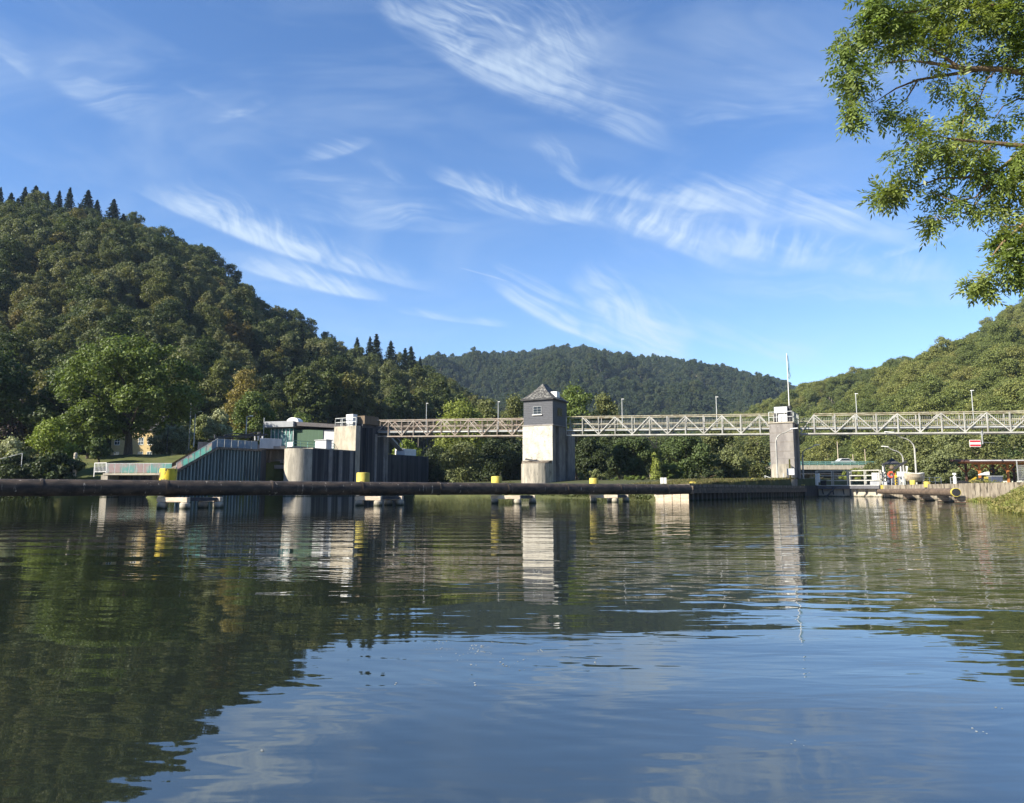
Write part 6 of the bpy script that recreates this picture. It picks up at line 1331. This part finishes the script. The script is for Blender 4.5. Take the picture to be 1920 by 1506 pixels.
# ---- overhanging ash tree, top right
DH = 9.6
e = thing('ash_tree', 'overhanging ash with feathery leaves reaching in at the top right', 'tree', (13.2, 9.0, .95))
def PH(px, py, dd=0): return P(px, py, DH + dd)
trunk = [Vector((13.2, 9.0, .3)), Vector((13.1, 9.1, 3)), Vector((12.6, 9.2, 5.5)), Vector((12.0, 9.3, 8)), Vector((11.6, 9.4, 10.5)), Vector((11.3, 9.5, 12.5))]
mb = MB(); mb.path(trunk, [.34, .28, .24, .18, .12, .05], 14); mb.build('trunk', M['bark'], e, world=True, smooth=True)
BR_ = [([trunk[2], PH(2300, 175), PH(2080, 150), PH(1960, 142), PH(1880, 130), PH(1800, 128), PH(1745, 118), PH(1700, 113)], [.11, .09, .065, .05, .04, .03, .02, .012]),
       ([trunk[4], PH(2350, -200), PH(2200, -300), PH(2060, -320)], [.08, .05, .03, .01]), ([trunk[3], PH(2560, 60, .8), PH(2680, -60, 1.2)], [.08, .05, .02]),
       ([PH(2300, 175), PH(2240, 110, .3), PH(2180, 60, .6)], [.05, .03, .01]), ([PH(2250, 40), PH(2180, -60), PH(2100, -120)], [.05, .03, .01]), ([PH(2200, 360, -.3), PH(2140, 260, -.6), PH(2100, 220, -.8)], [.04, .02, .01]),
       ([PH(1800, 128), PH(1760, 100), PH(1700, 70), PH(1640, 60)], [.025, .018, .012, .006]), ([PH(1840, 130, .1), PH(1770, 142, .2), PH(1720, 150, .2), PH(1680, 166, .2), PH(1640, 192, .2)], [.028, .022, .016, .012, .005]),
       ([PH(1720, 152, .2), PH(1700, 185, .3), PH(1672, 208, .3), PH(1640, 215, .2)], [.014, .01, .008, .004]), ([PH(1700, 113), PH(1650, 120), PH(1610, 150), PH(1590, 200)], [.012, .009, .006, .004]),
       ([PH(1870, 130), PH(1850, 150), PH(1835, 190), PH(1810, 215)], [.014, .012, .008, .004]), ([trunk[3], PH(2250, 40), PH(2050, 20), PH(1900, 10), PH(1760, 15), PH(1650, 30)], [.10, .07, .05, .035, .02, .008]),
       ([trunk[1], PH(2200, 360, -.3), PH(2020, 300, -.4), PH(1930, 275, -.4), PH(1860, 268, -.4), PH(1790, 262, -.4), PH(1730, 250, -.4)], [.12, .07, .05, .035, .025, .016, .006]),
       ([PH(1930, 275, -.4), PH(1870, 320, -.3), PH(1830, 332, -.3), PH(1760, 335, -.2), PH(1720, 350, -.2), PH(1680, 366, -.1), PH(1650, 372, -.1)], [.03, .022, .018, .013, .01, .007, .004]),
       ([PH(1870, 320, -.3), PH(1830, 370, -.3), PH(1790, 378, -.3), PH(1745, 360, -.2)], [.018, .012, .008, .004]), ([PH(2020, 300, -.4), PH(1970, 380, -.5), PH(1920, 420, -.5), PH(1880, 455, -.5), PH(1860, 480, -.5)], [.045, .03, .022, .014, .006]),
       ([PH(1970, 380, -.5), PH(1930, 480, -.4), PH(1890, 508, -.4), PH(1862, 512, -.3), PH(1818, 525, -.3)], [.03, .02, .014, .009, .004]), ([PH(1870, 330, -.3), PH(1820, 395, -.3), PH(1765, 412, -.2)], [.014, .008, .004]),
       ([PH(1960, 190, .4), PH(1910, 185, .4), PH(1880, 200, .3), PH(1860, 230, .3)], [.02, .014, .009, .004])]
mb = MB()
for pts, rad in BR_: mb.path(pts, rad, 8)
BLOB = [(1600,60,45),(1650,40,58),(1720,30,60),(1800,30,66),(1880,35,66),(1945,60,60),(1590,120,36),(1622,150,44),(1602,192,32),(1640,205,30),(1592,224,14),(1680,88,44),(1740,75,38),(1800,80,36),(1850,90,46),(1905,95,46),(1738,150,24),(1790,165,26),(1822,185,26),(1808,208,20),
 (1708,235,22),(1735,252,36),(1800,250,32),(1850,240,34),(1895,225,32),(1720,288,36),(1780,300,44),(1850,290,48),(1905,290,44),(1692,328,18),(1668,343,16),(1646,372,18),(1684,352,12),(1655,360,14),
 (1762,362,13),(1795,368,16),(1840,338,38),(1905,350,44),(1828,388,24),(1880,392,36),(1920,410,34),(1750,415,15),(1764,402,10),(1872,430,30),(1905,455,34),(1868,465,20),(1910,495,28),(1868,500,18),(1822,525,14),(1838,536,12),(1856,518,10),(1892,515,16),(1925,470,30),(1895,470,22),(1580,85,22),(1950,300,60),(1950,180,50),(1955,430,50),(1690,20,50),(1760,-20,60),(1860,-30,70),(1640,-10,40),(1700,215,10),(1690,290,14)]
rb = random.Random(8)
for k in range(44):      # the rest of the crown, to the right of and above what the photo shows
    BLOB.append((rb.uniform(2010, 2620), rb.uniform(-420, 330), rb.uniform(70, 120)))
rs_ = np.random.RandomState(4); LV = []
bp_all = [(p, r) for pts, rad in BR_ for p, r in zip(pts, rad)]
for (x, y, r) in BLOB:
    base = min(bp_all, key=lambda q: (q[0] - PH(x, y)).length)[0]; depth = base.y - DH
    cc = PH(x, y, depth); rw = r / F * DH * .88; 
    n = int(.041 * r * r) + 7; ntw = max(2, n // 14)
    for w_ in range(ntw):
        dr = rs_.normal(size=3); dr /= np.linalg.norm(dr); dr[1] *= 1.3
        tip = cc + Vector(dr) * rw * rs_.uniform(.5, .95); st = base.lerp(cc, rs_.uniform(.2, .9)); midp = st.lerp(tip, .55) + Vector((0, 0, .04))
        if w_ % 2 == 0: mb.path([base.lerp(st, .5), st, midp, tip], [.006, .005, .0035, .002], 4)
        for k in range(14):
            f = rs_.rand() ** .7; o_ = st.lerp(tip, f) if f < .5 else midp.lerp(tip, (f - .5) * 2)
            o_ = np.array(o_) + rs_.normal(size=3) * rw * .22; og = rs_.normal(size=3) * .6 + np.array(tip - cc) / (rw + .01) * .6 + np.array([-.1, 0, -.45]); og /= np.linalg.norm(og)
            LV.append((o_, og))
mb.build('branches', M['barkash'], e, world=True, smooth=True)
O = np.array([l[0] for l in LV]); Dv = np.array([l[1] for l in LV]); nL = len(O); V = []
Up = np.array([0, 0, 1.0]) + rs_.normal(size=(nL, 3)) * .45; S = np.cross(Dv, Up); S /= np.linalg.norm(S, axis=1, keepdims=True); Nn = np.cross(S, Dv)
Ln = rs_.uniform(.17, .27, nL)[:, None]
for j in range(9):
    if j == 8: f = 1.0; a = np.zeros(nL); sg = 0
    else: f = .28 + .2 * (j // 2); sg = 1 if j % 2 else -1
    o_ = O + Dv * Ln * f - np.array([0, 0, 1]) * (Ln * f) ** 2 * .8
    d = Dv * (.62 if sg else 1) + S * sg * .8 + rs_.normal(size=(nL, 3)) * .14 - np.array([0, 0, .18]); d /= np.linalg.norm(d, axis=1, keepdims=True)
    sd_ = np.cross(d, Nn + rs_.normal(size=(nL, 3)) * .25); sd_ /= np.linalg.norm(sd_, axis=1, keepdims=True)
    ll = Ln * rs_.uniform(.30, .42, nL)[:, None]; ww = ll * .17
    V.append(np.stack([o_, o_ + d * ll * .45 - sd_ * ww, o_ + d * ll, o_ + d * ll * .45 + sd_ * ww], 1))
V = np.concatenate(V).reshape(-1, 3); Mi = np.array(tmat(e).inverted()); V = V @ Mi[:3, :3].T + Mi[:3, 3]
c = bpy.data.objects.new('crown', quads_mesh('crown', V, [M['ash']])); COL.objects.link(c); c.parent = e
print('ash leaflets', len(V) // 4)

# ---------------------------------------------------------------- haze
mb = MB(); mb.box(-1480, 1480, -560, 1460, -4.2, 330); hz = mb.build('haze', surf('tmp', (1, 1, 1), (1, 1, 1))); tag(hz, 'thin pale valley haze', kind='stuff')
hm = bpy.data.materials.new('haze'); hm.use_nodes = True; t = NT(hm.node_tree); t.n.clear(); out = t.new('ShaderNodeOutputMaterial'); pv = t.new('ShaderNodeVolumePrincipled')
pv.inputs['Color'].default_value = (.55, .74, 1.0, 1); pv.inputs['Density'].default_value = .00011; pv.inputs['Anisotropy'].default_value = 0.0
t.l.new(pv.outputs[0], out.inputs['Volume']); hz.data.materials.clear(); hz.data.materials.append(hm)
